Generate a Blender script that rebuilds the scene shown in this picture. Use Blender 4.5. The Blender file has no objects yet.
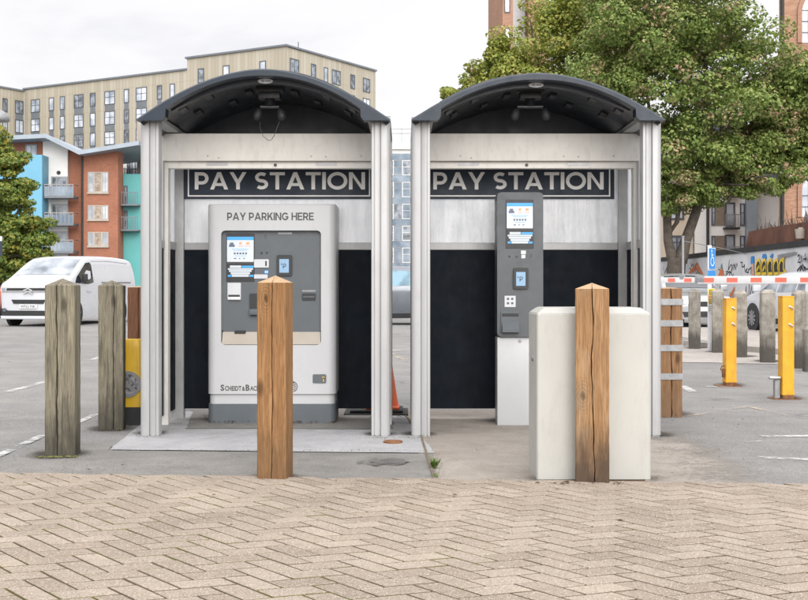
import bpy, bmesh, math, random
from math import radians as R, pi as PI, sin, cos, sqrt
from mathutils import Vector, Matrix

random.seed(7)
scene = bpy.context.scene
COL = scene.collection
F, CX, HZ, EYE = 1150.0, 404.0, 284.0, 1.17


def X(px, d): return (px - CX) * d / F
def Z(py, d): return EYE + (HZ - py) * d / F
def D(py): return F * EYE / (py - HZ)


# ------------------------------------------------------------------ materials
class NT:
    def __init__(s, m):
        m.use_nodes = True
        s.m = m; s.t = m.node_tree; s.n = s.t.nodes; s.l = s.t.links
        s.n.clear()

    def add(s, typ, **kw):
        n = s.n.new(typ)
        for k, v in kw.items():
            setattr(n, k, v)
        return n

    def put(s, sock, v):
        if hasattr(v, 'is_output'):
            s.l.new(v, sock)
        elif isinstance(v, (tuple, list)) and len(v) == 3 and sock.type == 'RGBA':
            sock.default_value = (*v, 1)
        else:
            sock.default_value = v

    def coord(s, kind='Object', scale=(1, 1, 1), loc=(0, 0, 0)):
        if kind == 'World':
            o = s.add('ShaderNodeNewGeometry').outputs['Position']
        else:
            o = s.add('ShaderNodeTexCoord').outputs[kind]
        mp = s.add('ShaderNodeMapping')
        s.l.new(o, mp.inputs[0])
        mp.inputs['Scale'].default_value = scale
        mp.inputs['Location'].default_value = loc
        return mp.outputs[0]

    def noise(s, vec, scale=5, detail=4, rough=.55, dist=0):
        n = s.add('ShaderNodeTexNoise')
        s.l.new(vec, n.inputs['Vector'])
        n.inputs['Scale'].default_value = scale
        n.inputs['Detail'].default_value = detail
        n.inputs['Roughness'].default_value = rough
        n.inputs['Distortion'].default_value = dist
        return n.outputs['Fac']

    def vor(s, vec, scale=5, feature='F1', out='Distance', rnd=1):
        n = s.add('ShaderNodeTexVoronoi', feature=feature)
        s.l.new(vec, n.inputs['Vector'])
        n.inputs['Scale'].default_value = scale
        n.inputs['Randomness'].default_value = rnd
        return n.outputs[out]

    def ramp(s, fac, stops, interp='LINEAR'):
        n = s.add('ShaderNodeValToRGB')
        n.color_ramp.interpolation = interp
        e = n.color_ramp.elements
        while len(e) < len(stops):
            e.new(.5)
        for i, (p, c) in enumerate(stops):
            e[i].position = p
            e[i].color = (c, c, c, 1) if isinstance(c, (int, float)) else (*c, 1)
        s.l.new(fac, n.inputs[0])
        return n.outputs[0]

    def mix(s, fac, a, b, mode='MIX'):
        n = s.add('ShaderNodeMix', data_type='RGBA', blend_type=mode)
        s.put(n.inputs[0], fac); s.put(n.inputs[6], a); s.put(n.inputs[7], b)
        return n.outputs[2]

    def math(s, op, a, b=0.0, c=0.0):
        n = s.add('ShaderNodeMath', operation=op)
        s.put(n.inputs[0], a); s.put(n.inputs[1], b); s.put(n.inputs[2], c)
        return n.outputs[0]

    def sep(s, v):
        n = s.add('ShaderNodeSeparateXYZ'); s.l.new(v, n.inputs[0]); return n.outputs

    def bump(s, h, strength=.3, dist=.01, normal=None):
        n = s.add('ShaderNodeBump')
        s.put(n.inputs['Height'], h)
        n.inputs['Strength'].default_value = strength
        n.inputs['Distance'].default_value = dist
        if normal is not None:
            s.l.new(normal, n.inputs['Normal'])
        return n.outputs[0]

    def principled(s, color, rough=.6, metal=0.0, spec=.5, normal=None, **kw):
        p = s.add('ShaderNodeBsdfPrincipled')
        s.put(p.inputs['Base Color'], color); s.put(p.inputs['Roughness'], rough)
        s.put(p.inputs['Metallic'], metal); s.put(p.inputs['Specular IOR Level'], spec)
        if normal is not None:
            s.l.new(normal, p.inputs['Normal'])
        for k, v in kw.items():
            s.put(p.inputs[k], v)
        return p.outputs[0]

    def out(s, sh):
        o = s.add('ShaderNodeOutputMaterial'); s.l.new(sh, o.inputs[0]); return s.m


def newmat(name): return NT(bpy.data.materials.new(name))


def c8(r, g, b):
    f = lambda v: (v / 255 / 12.92) if v / 255 <= .04045 else ((v / 255 + .055) / 1.055) ** 2.4
    return (f(r), f(g), f(b))


def plain(name, col, rough=.6, metal=0.0, var=.12, scale=4, bump=0.0, bscale=60, spec=.5, coord='World', dirt_shade=0.0, stretch=(1, 1, 1), **kw):
    """a paint / plastic / metal with uneven tone, fine grain and optional soiling"""
    t = newmat(name)
    v = t.coord(coord, stretch)
    n = t.noise(v, scale, 5, .6)
    lo = tuple(c * (1 - var) for c in col); hi = tuple(min(1, c * (1 + var)) for c in col)
    cc = t.ramp(n, [(.3, lo), (.7, hi)])
    if dirt_shade:
        dn = t.noise(t.coord(coord, (3, 3, 1)), 6, 8, .7)
        cc = t.mix(t.math('MULTIPLY', t.ramp(dn, [(.5, 0.0), (.72, 1.0)]), dirt_shade), cc, (.09, .08, .065))
    nrm = None
    if bump:
        nrm = t.bump(t.noise(v, bscale, 3), bump, .004)
    rr = t.ramp(t.noise(v, scale * 3, 3), [(.3, max(.02, rough - .08)), (.7, min(1, rough + .08))])
    return t.out(t.principled(cc, rr, metal, spec, nrm, **kw))


M = {}
M['alu'] = plain('aluminium', (.355, .357, .358), .36, .2, .07, 6, dirt_shade=.12, stretch=(1, 1, .15))
M['alu_dark'] = plain('aluminium_grey', (.33, .333, .33), .5, .2, .1, 6, dirt_shade=.2)
M['cream'] = plain('cream_paint', (.66, .64, .6), .5, 0, .06, 3, dirt_shade=.18)
M['cabinet'] = plain('cabinet_paint', (.385, .38, .35), .5, 0, .05, 2, dirt_shade=.12, bump=.04)
M['white'] = plain('white_coat', (.445, .45, .458), .38, 0, .03, 2, dirt_shade=.05)
M['dark_panel'] = plain('dark_navy_panel', (.004, .0068, .0115), .65, 0, .3, 3, dirt_shade=.06, bump=.03, spec=.14)
M['navy'] = plain('sign_navy', (.009, .019, .036), .55, 0, .15, 3)
M['sign_grey'] = plain('sign_lettering', (.88, .86, .83), .6, 0, .06, 8)
M['fascia'] = plain('roof_plastic', (.014, .022, .034), .34, 0, .15, 3, dirt_shade=.05, spec=.3)
M['ceil'] = plain('roof_underside', (.012, .016, .023), .36, 0, .4, 3, dirt_shade=.15, bump=.02)
M['black'] = plain('black_plastic', (.012, .013, .015), .4, 0, .2, 8)
M['rubber'] = plain('rubber', (.018, .018, .018), .85, 0, .3, 10, bump=.2)
M['plinth'] = plain('plinth_grey', (.085, .1, .112), .55, 0, .1, 4, dirt_shade=.3)
M['slate'] = plain('panel_slate', (.083, .094, .103), .45, .1, .05, 6, bump=.04, bscale=300)
M['slate2'] = plain('housing_slate', (.075, .083, .09), .45, .1, .06, 6, bump=.04, bscale=300)
M['ink'] = plain('ink', (.06, .055, .055), .6, 0, .1)
M['tan_sill'] = plain('beige_sill', (.33, .295, .245), .5, 0, .08)
M['chrome'] = plain('chrome', (.6, .6, .6), .2, 1, .08)
M['steel'] = plain('galvanised', (.27, .275, .28), .5, .5, .18, 18, dirt_shade=.2)
M['brass'] = plain('brass', (.5, .36, .13), .35, .8, .1)
M['silver_lbl'] = plain('pale_plate', (.5, .51, .53), .35, .1, .05)
M['yellow'] = plain('yellow_paint', (.6, .29, .003), .45, 0, .14, 5, dirt_shade=.35)
M['yellow_pl'] = plain('yellow_plastic', (.66, .4, .015), .45, 0, .08, 4, dirt_shade=.25)
M['rust'] = plain('rusty_foot', (.17, .075, .03), .9, 0, .5, 20, bump=.3)
M['red'] = plain('red_reflector', (.66, .14, .095), .4, 0, .06)
M['bar_white'] = plain('boom_white', (.58, .58, .58), .4, 0, .04, dirt_shade=.1)
M['orange'] = plain('cone_orange', (.62, .1, .02), .5, 0, .1)
M['blue_sign'] = plain('sign_blue', (.02, .2, .52), .4, 0, .05)
M['sign_white'] = plain('sign_white', (.6, .61, .62), .4, 0, .04)
M['sign_yellow'] = plain('sign_yellow', (.7, .5, .02), .4, 0, .04)
M['bark'] = plain('bark', (.085, .07, .056), .95, 0, .4, 5, bump=.9, bscale=22)
M['window_frame'] = plain('dark_frame', (.06, .066, .075), .5, 0, .1)
M['spandrel'] = plain('grey_spandrel', (.125, .14, .155), .5, 0, .12, .5)
M['balcony'] = plain('balcony_steel', (.14, .155, .17), .5, .2, .1)
M['roof_grey'] = plain('roof_metal', (.27, .315, .36), .45, .2, .1, .5)
M['render_white'] = plain('white_render', (.72, .705, .68), .9, 0, .06, .4, dirt_shade=.1)
M['render_grey'] = plain('grey_render', (.58, .575, .56), .9, 0, .06, .4, dirt_shade=.1)
M['beige'] = plain('beige_render', (.5, .425, .33), .9, 0, .08, .4)
M['blue_wall'] = plain('blue_cladding', (.12, .32, .44), .55, 0, .06, .3)
M['teal_wall'] = plain('teal_cladding', (.085, .33, .32), .55, 0, .06, .3)
M['slate_roof'] = plain('slate_roof', (.09, .105, .13), .7, 0, .15, 1)
M['timber_panel'] = plain('timber_panel', (.19, .15, .11), .8, 0, .25, 3, stretch=(1, 1, 8))
M['coping'] = plain('coping', (.018, .018, .02), .8, 0, .3, 2)
M['stone'] = plain('sill_stone', (.36, .32, .27), .8, 0, .1, 2)
M['tyre'] = plain('tyre', (.013, .013, .014), .85, 0, .2, 12)
M['rim'] = plain('rim_alloy', (.33, .33, .34), .35, .6, .1)
M['trim'] = plain('car_trim', (.016, .017, .018), .6, 0, .2)
M['leaf_litter'] = plain('dead_leaf', (.12, .06, .03), .9, 0, .5, 40)
M['kerb'] = plain('kerb_concrete', (.3, .28, .25), .9, 0, .15, 6, bump=.3)


def car_paint(name, col, metal=0.0):
    return plain(name, col, .32, metal, .03, 1, spec=.5, **{'Coat Weight': .6, 'Coat Roughness': .06})


M['van_white'] = car_paint('van_white', (.5, .515, .54))
M['car_silver'] = car_paint('car_silver', (.36, .37, .39), .5)
M['car_orange'] = car_paint('car_orange', (.5, .1, .03))
M['car_bluegrey'] = car_paint('car_bluegrey', (.125, .14, .16), .4)
M['car_grey'] = car_paint('car_grey', (.16, .18, .2), .3)


def glassmat(name, lo, hi, rough=.08, scale=.6, spec=.9):
    t = newmat(name)
    v = t.coord('World')
    n = t.noise(v, scale, 3, .5)
    cc = t.ramp(n, [(.38, lo), (.62, hi)])
    return t.out(t.principled(cc, rough, 0, spec))


M['pane'] = glassmat('window_glass', (.2, .24, .29), (.55, .59, .65), .08, .45)  # pale base colour paints in reflected sky and curtains
M['pane_dark'] = glassmat('window_glass_dark', (.06, .075, .09), (.25, .28, .32), .06, 1.3)
M['pane_blue'] = glassmat('curtain_glass', (.07, .11, .155), (.21, .26, .31), .06, .5)
M['pane_warm'] = glassmat('window_glass_blind', (.17, .125, .085), (.34, .27, .2), .1, 2.5)
M['car_glass'] = glassmat('car_glass', (.012, .016, .02), (.03, .036, .042), .03, .8)
M['car_glass_blue'] = glassmat('car_glass_tint', (.05, .12, .16), (.14, .26, .33), .04, 3)
M['windscreen'] = glassmat('windscreen_glass', (.1, .12, .14), (.36, .39, .42), .06, 1.2, .25)


def mk_frosted(name, clear, lo, hi):
    """dirty scratched polycarbonate: scatters the daylight behind it"""
    t = newmat(name)
    v = t.coord('World', (5, 5, .5))
    n = t.noise(v, 3.5, 8, .7, .4)
    n2 = t.noise(t.coord('World'), 5, 6, .65)
    cc = t.ramp(t.mix(.4, n, n2), [(.38, lo), (.6, hi)])
    tr = t.add('ShaderNodeBsdfTranslucent'); t.put(tr.inputs[0], cc)
    df = t.add('ShaderNodeBsdfDiffuse'); t.put(df.inputs[0], cc)
    gl = t.add('ShaderNodeBsdfGlossy'); gl.inputs['Roughness'].default_value = .25
    tp = t.add('ShaderNodeBsdfTransparent')
    a = t.add('ShaderNodeMixShader'); a.inputs[0].default_value = .36
    t.l.new(tr.outputs[0], a.inputs[1]); t.l.new(df.outputs[0], a.inputs[2])
    b = t.add('ShaderNodeMixShader'); b.inputs[0].default_value = .05
    t.l.new(a.outputs[0], b.inputs[1]); t.l.new(gl.outputs[0], b.inputs[2])
    c = t.add('ShaderNodeMixShader')
    t.put(c.inputs[0], t.math('MULTIPLY', t.ramp(t.noise(v, 9, 4), [(.35, .2), (.75, 1.0)]), clear))
    t.l.new(b.outputs[0], c.inputs[1]); t.l.new(tp.outputs[0], c.inputs[2])
    return t.out(c.outputs[0])


M['frost'] = mk_frosted('scratched_glazing', .1, (.8, .82, .84), (.96, .965, .97))
M['frost2'] = mk_frosted('cloudy_glazing', .5, (.7, .73, .75), (.93, .94, .95))


def mk_wood(name, lo, mid, hi, stain, seed, green=0.0, base_dark=.5, grey=0.0, knot=None):
    t = newmat(name)
    v = t.coord('Object', (9, 9, .55), (seed, seed * 2, seed * 3))
    n = t.noise(v, 4.0, 6, .6, .9)
    cc = t.ramp(n, [(.25, lo), (.5, mid), (.75, hi)])
    g = t.noise(t.coord('Object', (60, 60, 1.6), (seed, 0, 0)), 4, 4, .6)
    cc = t.mix(t.ramp(g, [(.38, .75), (.55, 0.0)]), cc, tuple(c * .45 for c in mid))
    # knots
    kv = t.coord('Object', (5.5, 5.5, 2.2), (seed * 1.7, seed, seed))
    k = t.vor(kv, 1.0)
    cc = t.mix(t.ramp(k, [(.06, .8), (.16, 0.0)]), cc, tuple(c * .35 for c in lo))
    z = t.sep(t.coord('Object'))[2]
    if knot:
        # one large knot with growth rings bending round it
        xs = t.sep(t.coord('Object'))
        wob = t.math('MULTIPLY', t.math('SUBTRACT', t.noise(t.coord('Object', (14, 14, 7)), 2, 4), .5), .045)
        dx = t.math('ADD', t.math('SUBTRACT', xs[0], knot[0]), wob); dz = t.math('MULTIPLY', t.math('SUBTRACT', xs[2], knot[1]), .6)
        dd = t.math('SQRT', t.math('ADD', t.math('MULTIPLY', dx, dx), t.math('MULTIPLY', dz, dz)))
        ring = t.math('MULTIPLY', t.math('ADD', t.math('SINE', t.math('MULTIPLY', dd, 520.0)), 1.0), .5)
        near = t.ramp(dd, [(.03, 1.0), (.075, 0.0)])
        cc = t.mix(t.math('MULTIPLY', t.math('MULTIPLY', ring, near), .55), cc, tuple(c * .4 for c in mid))
        cc = t.mix(t.ramp(dd, [(.008, .85), (.02, 0.0)]), cc, tuple(c * .3 for c in lo))
    if green:
        gn = t.noise(t.coord('Object', (8, 8, 1.1), (seed, 3, 1)), 2.2, 7, .65)
        cc = t.mix(t.math('MULTIPLY', t.ramp(gn, [(.46, 0.0), (.6, 1.0)]), green), cc, (.31, .295, .16))
        dn = t.noise(t.coord('Object', (14, 14, .7), (seed, 1, 7)), 3.1, 8, .72)
        cc = t.mix(t.ramp(dn, [(.5, 0.0), (.62, .72)]), cc, (.05, .043, .036))
    if grey:
        sn = t.noise(t.coord('Object', (3, 3, 1), (seed, 9, 0)), 3, 5, .6)
        cc = t.mix(t.math('MULTIPLY', t.ramp(sn, [(.52, 0.0), (.7, 1.0)]), grey), cc, (.3, .26, .2))
    # damp and soil wear near the foot
    wn = t.noise(t.coord('Object', (9, 9, 3), (seed, 2, 2)), 2, 6, .7)
    edge = t.math('ADD', t.math('MULTIPLY', t.math('SUBTRACT', wn, .5), .55), z)
    cc = t.mix(t.math('MULTIPLY', t.ramp(edge, [(.08, 1.0), (.42, 0.0)]), base_dark), cc, stain)
    h = t.mix(.5, g, n)
    fine = t.noise(t.coord('Object', (150, 150, 6)), 3, 2)
    nrm = t.bump(fine, .35, .003, t.bump(h, .5, .006))
    return t.out(t.principled(cc, .82, 0, .25, nrm))


M['wood_new'] = mk_wood('oak_bollard', (.18, .088, .034), (.262, .138, .058), (.35, .203, .095), (.09, .055, .03), 1.3, 0, .55, knot=(-.03, 1.085))
M['wood_pale'] = mk_wood('oak_bollard_pale', (.22, .12, .052), (.3, .17, .08), (.38, .235, .12), (.045, .034, .026), 4.1, 0, .85, .3, knot=(-.055, .52))
M['wood_old'] = mk_wood('weathered_bollard', (.11, .095, .07), (.19, .168, .122), (.28, .25, .185), (.035, .032, .026), 2.2, .12, .8)
M['wood_red'] = mk_wood('stained_timber', (.1, .045, .024), (.16, .075, .04), (.22, .11, .06), (.1, .06, .035), 6.7, 0, .4)
M['wood_pier'] = mk_wood('timber_pier', (.17, .085, .04), (.25, .135, .065), (.33, .19, .1), (.13, .085, .05), 9.4, 0, .6, .2)
M['end_grain'] = plain('end_grain', (.36, .235, .135), .85, 0, .2, 30, bump=.3, bscale=120)


def mk_concrete_post(name, seed):
    t = newmat(name)
    v = t.coord('World', (1, 1, 1), (seed, 0, 0))
    n = t.noise(v, 9, 8, .65)
    cc = t.ramp(n, [(.3, (.15, .135, .11)), (.55, (.27, .25, .215)), (.75, (.36, .34, .3))])
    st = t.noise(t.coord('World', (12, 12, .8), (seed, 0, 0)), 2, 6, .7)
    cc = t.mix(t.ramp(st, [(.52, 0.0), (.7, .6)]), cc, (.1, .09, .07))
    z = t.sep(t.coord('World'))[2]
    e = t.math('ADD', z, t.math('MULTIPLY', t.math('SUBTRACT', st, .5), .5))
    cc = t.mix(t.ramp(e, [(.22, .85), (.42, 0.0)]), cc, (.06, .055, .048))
    return t.out(t.principled(cc, .95, 0, .2, t.bump(t.noise(v, 60, 5, .7), .5, .006)))


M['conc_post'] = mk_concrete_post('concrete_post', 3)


def mk_asphalt():
    t = newmat('asphalt')
    v = t.coord('World')
    big = t.noise(v, .22, 6, .6)
    mid = t.noise(v, 1.7, 7, .65)
    cc = t.ramp(t.mix(.55, big, mid), [(.34, (.158, .156, .15)), (.5, (.2, .196, .189)), (.66, (.25, .244, .232))])
    agg = t.vor(v, 130, 'F1', 'Color')
    bw = t.add('ShaderNodeRGBToBW'); t.l.new(agg, bw.inputs[0])
    cc = t.mix(1.0, cc, t.ramp(bw.outputs[0], [(.1, .72), (.9, 1.25)]), 'MULTIPLY')
    # long cracks and patched streaks
    wv = t.add('ShaderNodeVectorMath', operation='ADD')
    t.l.new(v, wv.inputs[0])
    nn = t.add('ShaderNodeTexNoise'); nn.inputs['Scale'].default_value = 1.1; t.l.new(v, nn.inputs['Vector'])
    t.l.new(nn.outputs['Color'], wv.inputs[1])
    ck = t.vor(wv.outputs[0], .42, 'DISTANCE_TO_EDGE')
    cm = t.math('MULTIPLY', t.ramp(ck, [(.003, .5), (.012, 0.0)]), t.ramp(t.noise(v, .35, 2), [(.45, 0.0), (.6, 1.0)]))
    cc = t.mix(cm, cc, (.07, .066, .06))
    sp = t.noise(t.coord('World', (.5, 2.2, 1)), 1.4, 6, .7)
    cc = t.mix(t.ramp(sp, [(.6, 0.0), (.75, .45)]), cc, (.11, .107, .1))
    cc = t.mix(t.ramp(t.noise(v, .6, 5, .6), [(.58, 0.0), (.72, .4)]), cc, (.27, .255, .23))
    h = t.mix(.4, t.noise(v, 160, 3, .7), bw.outputs[0])
    return t.out(t.principled(cc, .95, 0, .25, t.bump(h, .6, .006)))


M['asphalt'] = mk_asphalt()


def mk_concrete(name, a, b, c, seed=0, rough_patch=.3, worn_edge=False):
    t = newmat(name)
    v = t.coord('World', (1, 1, 1), (seed, seed, 0))
    n = t.mix(.5, t.noise(v, .9, 7, .65), t.noise(v, 5, 7, .65))
    cc = t.ramp(n, [(.34, a), (.5, b), (.66, c)])
    cc = t.mix(t.ramp(t.noise(v, 2.1, 8, .75, .6), [(.56, 0.0), (.7, rough_patch)]), cc, tuple(x * .45 for x in a))
    cc = t.mix(t.ramp(t.noise(v, 95, 3, .7), [(.58, 0.0), (.7, .55)]), cc, tuple(x * .5 for x in a))
    cc = t.mix(t.ramp(t.noise(v, 60, 2, .7), [(.6, 0.0), (.7, .6)]), cc, tuple(min(1, x * 1.5) for x in c))
    sh = t.principled(cc, .92, 0, .25, t.bump(t.noise(v, 110, 4, .7), .5, .005))
    if worn_edge:
        # the screed has broken away irregularly towards the tarmac
        g = t.math('ADD', t.sep(t.coord('World'))[0], t.math('MULTIPLY', t.math('SUBTRACT', t.mix(.35, t.noise(v, 1.6, 8, .7), t.noise(v, 22, 5, .75)), .5), 2.2))
        tp = t.add('ShaderNodeBsdfTransparent'); mx = t.add('ShaderNodeMixShader')
        t.put(mx.inputs[0], t.ramp(t.math('MULTIPLY', g, .25), [(.43, 0.0), (.56, 1.0)]))
        t.l.new(sh, mx.inputs[1]); t.l.new(tp.outputs[0], mx.inputs[2]); sh = mx.outputs[0]
    return t.out(sh)


M['slab_pale'] = mk_concrete('pale_screed', (.25, .25, .252), (.31, .31, .313), (.37, .37, .372), 3, .35)
M['slab_grey'] = mk_concrete('grey_concrete', (.135, .13, .12), (.18, .173, .16), (.225, .218, .2), 9)
M['slab_pink'] = mk_concrete('beige_concrete', (.215, .19, .162), (.27, .242, .21), (.325, .295, .26), 14, .3, True)
M['path'] = mk_concrete('pale_paving', (.26, .235, .21), (.31, .285, .26), (.36, .335, .31), 22)


def mk_paver():
    t = newmat('clay_paver')
    v = t.coord('World')
    rnd = t.add('ShaderNodeNewGeometry').outputs['Random Per Island']
    cc = t.ramp(rnd, [(0, (.222, .181, .14)), (.3, (.25, .206, .161)), (.7, (.27, .225, .177)), (1, (.296, .248, .198))])
    n = t.noise(v, 1.3, 6, .65)
    cc = t.mix(1.0, cc, t.ramp(n, [(.3, .84), (.7, 1.14)]), 'MULTIPLY')
    sp = t.vor(v, 240, 'F1', 'Color')
    bw = t.add('ShaderNodeRGBToBW'); t.l.new(sp, bw.inputs[0])
    cc = t.mix(t.ramp(bw.outputs[0], [(.74, 0.0), (.8, .6)]), cc, (.5, .45, .4))
    cc = t.mix(t.ramp(bw.outputs[0], [(.2, .55), (.27, 0.0)]), cc, (.1, .075, .06))
    cc = t.mix(t.ramp(t.noise(v, 4, 8, .75), [(.6, 0.0), (.78, .45)]), cc, (.13, .105, .085))
    h = t.mix(.5, bw.outputs[0], t.noise(v, 45, 5, .7))
    return t.out(t.principled(cc, .92, 0, .25, t.bump(h, .45, .004)))


M['paver'] = mk_paver()


def mk_joint():
    t = newmat('paver_joint')
    v = t.coord('World')
    cc = t.ramp(t.noise(v, 6, 5), [(.35, (.14, .11, .083)), (.65, (.195, .158, .122))])
    x = t.sep(v)[0]
    pat = t.math('ADD', t.noise(v, 1.6, 5, .65), t.math('MULTIPLY', x, -.035))
    cc = t.mix(t.ramp(pat, [(.5, 0.0), (.62, .75)]), cc, (.16, .155, .045))
    return t.out(t.principled(cc, 1, 0, .1, t.bump(t.noise(v, 90, 4, .7), .8, .006)))


M['joint'] = mk_joint()


def mk_worn(name, col, cover=.5):
    t = newmat(name)
    v = t.coord('World')
    n = t.mix(.5, t.noise(v, 14, 8, .75), t.noise(v, 2.3, 5, .6))
    cc = t.ramp(t.noise(v, 6, 4), [(.3, tuple(c * .8 for c in col)), (.7, col)])
    p = t.principled(cc, .85, 0, .3)
    tp = t.add('ShaderNodeBsdfTransparent')
    mx = t.add('ShaderNodeMixShader')
    t.put(mx.inputs[0], t.ramp(n, [(cover - .06, 0.0), (cover + .05, .95)]))
    t.l.new(tp.outputs[0], mx.inputs[1]); t.l.new(p, mx.inputs[2])
    return t.out(mx.outputs[0])


M['line_white'] = mk_worn('worn_white_line', (.5, .5, .48), .49)
M['line_cream'] = mk_worn('worn_cream_line', (.42, .36, .28), .51)


def mk_brick(name, a, b, mortar, scale=1.0, var=.5):
    t = newmat(name)
    tc = t.add('ShaderNodeTexCoord').outputs['Object']
    s = t.sep(tc)
    cmb = t.add('ShaderNodeCombineXYZ')
    t.put(cmb.inputs[0], t.math('ADD', s[0], s[1])); t.put(cmb.inputs[1], s[2])
    br = t.add('ShaderNodeTexBrick')
    t.l.new(cmb.outputs[0], br.inputs['Vector'])
    br.inputs['Scale'].default_value = scale
    br.inputs['Brick Width'].default_value = .23; br.inputs['Row Height'].default_value = .076
    br.inputs['Mortar Size'].default_value = .008
    t.put(br.inputs['Color1'], a); t.put(br.inputs['Color2'], b); t.put(br.inputs['Mortar'], mortar)
    n = t.noise(t.coord('World'), .5, 6, .65)
    cc = t.mix(1.0, br.outputs['Color'], t.ramp(n, [(.3, 1 - var * .5), (.7, 1 + var * .4)]), 'MULTIPLY')
    return t.out(t.principled(cc, .9, 0, .2, t.bump(br.outputs['Fac'], -.3, .01)))


M['brick_red'] = mk_brick('red_brick', (.27, .1, .058), (.33, .135, .08), (.26, .16, .12), 1, .25)
M['brick_old'] = mk_brick('salmon_brick', (.3, .15, .09), (.4, .22, .14), (.3, .24, .19), 1, .5)
M['brick_tower'] = mk_brick('tower_brick', (.3, .16, .105), (.36, .2, .135), (.28, .2, .15), 1, .25)
M['brick_buff'] = mk_brick('buff_brick', (.27, .235, .2), (.32, .285, .245), (.28, .255, .225), 1, .25)
M['rust_wall'] = plain('rust_brown_wall', (.115, .048, .03), .92, 0, .55, 1.2, bump=.5, bscale=25, dirt_shade=.35)


def mk_cladding():
    t = newmat('tan_cladding')
    tc = t.add('ShaderNodeTexCoord').outputs['Object']
    s = t.sep(tc)
    u = t.math('ADD', s[0], s[1])
    fl = t.math('FLOOR', t.math('MULTIPLY', u, 1.55))
    wn = t.add('ShaderNodeTexWhiteNoise', noise_dimensions='1D'); t.l.new(fl, wn.inputs['W'])
    cc = t.ramp(wn.outputs['Value'], [(0, (.325, .292, .225)), (.5, (.36, .328, .258)), (1, (.395, .365, .298))])
    fr = t.math('FRACT', t.math('MULTIPLY', u, 1.55))
    cc = t.mix(t.ramp(fr, [(.05, .6), (.1, 0.0)]), cc, (.18, .15, .09))
    zf = t.math('FRACT', t.math('DIVIDE', s[2], 3.0))
    cc = t.mix(t.ramp(zf, [(.0, .5), (.03, 0.0)]), cc, (.2, .16, .1))
    return t.out(t.principled(cc, .5, .1, .4, t.bump(t.ramp(fr, [(.03, 1.0), (.1, 0.0)]), .5, .05)))


M['cladding'] = mk_cladding()


def mk_leaf(name, dark, mid, light, pink, pinkness, seed):
    t = newmat(name)
    rnd = t.add('ShaderNodeNewGeometry').outputs['Random Per Island']
    v = t.coord('World', (1, 1, 1), (seed, seed, seed))
    cl = t.noise(v, .55, 4, .6)
    base = t.ramp(t.mix(.45, rnd, cl), [(.25, dark), (.5, mid), (.75, light)])
    z = t.noise(v, .9, 5, .7)
    pk = t.math('MULTIPLY', t.ramp(z, [(.52, 0.0), (.62, 1.0)]), t.ramp(rnd, [(.35, 0.0), (.5, pinkness)]))
    cc = t.mix(pk, base, pink)
    p = t.principled(cc, .55, 0, .35)
    tr = t.add('ShaderNodeBsdfTranslucent'); t.put(tr.inputs[0], t.mix(.5, cc, (.12, .16, .02)))
    mx = t.add('ShaderNodeMixShader'); mx.inputs[0].default_value = .3
    t.l.new(p, mx.inputs[1]); t.l.new(tr.outputs[0], mx.inputs[2])
    return t.out(mx.outputs[0])


M['leaf'] = mk_leaf('maple_leaf', (.1, .16, .034), (.18, .25, .06), (.28, .335, .09), (.5, .3, .22), .85, 2)
M['leaf_gold'] = mk_leaf('yellowing_leaf', (.15, .195, .032), (.25, .29, .05), (.38, .38, .075), (.5, .29, .16), .6, 5)
M['leaf_left'] = mk_leaf('golden_green_leaf', (.08, .135, .026), (.15, .205, .042), (.25, .27, .05), (.36, .27, .04), .85, 9)
M['weed'] = plain('weed_green', (.08, .13, .02), .7, 0, .4, 30)
M['stain'] = mk_worn('oil_stain', (.13, .127, .12), .47)
M['grit'] = plain('grit', (.13, .115, .095), .95, 0, .6, 60)
M['moss'] = plain('moss', (.1, .11, .02), 1, 0, .5, 40, bump=.8)


# ------------------------------------------------------------------ mesh helpers
def BM(): return bmesh.new()


def finish(bm, smooth=None):
    bmesh.ops.recalc_face_normals(bm, faces=bm.faces[:])
    if smooth is not None:
        for f in bm.faces: f.smooth = True
        for e in bm.edges:
            if len(e.link_faces) == 2 and e.calc_face_angle(0) > R(smooth): e.smooth = False


def obj(name, bm, mat, parent=None, smooth=35, loc=None, rotz=None, recalc=True):
    if recalc: finish(bm, smooth)
    me = bpy.data.meshes.new(name); bm.to_mesh(me); bm.free()
    for m in (mat if isinstance(mat, list) else [mat]): me.materials.append(m)
    o = bpy.data.objects.new(name, me); COL.objects.link(o)
    if parent: o.parent = parent
    if loc is not None: o.location = loc
    if rotz is not None: o.rotation_euler = (0, 0, rotz)
    return o


def tag(o, label, cat, group=None):
    o['label'] = label; o['category'] = cat
    if group: o['group'] = group
    return o


def thing(name, label, cat, loc=(0, 0, 0), rotz=0, group=None):
    o = bpy.data.objects.new(name, None); COL.objects.link(o)
    o.empty_display_size = .2
    o.location = loc; o.rotation_euler = (0, 0, rotz)
    return tag(o, label, cat, group)


def structure(name, bm, mat, **kw):
    o = obj(name, bm, mat, **kw); o['kind'] = 'structure'; return o


def dup(root, loc, rotz=None, label=None):
    r = root.copy(); COL.objects.link(r); r.location = loc
    if rotz is not None: r.rotation_euler = (0, 0, rotz)
    if label: r['label'] = label
    for ch in list(root.children):
        c = ch.copy(); COL.objects.link(c); c.parent = r
        for g in list(ch.children):
            k = g.copy(); COL.objects.link(k); k.parent = c
    return r


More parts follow.
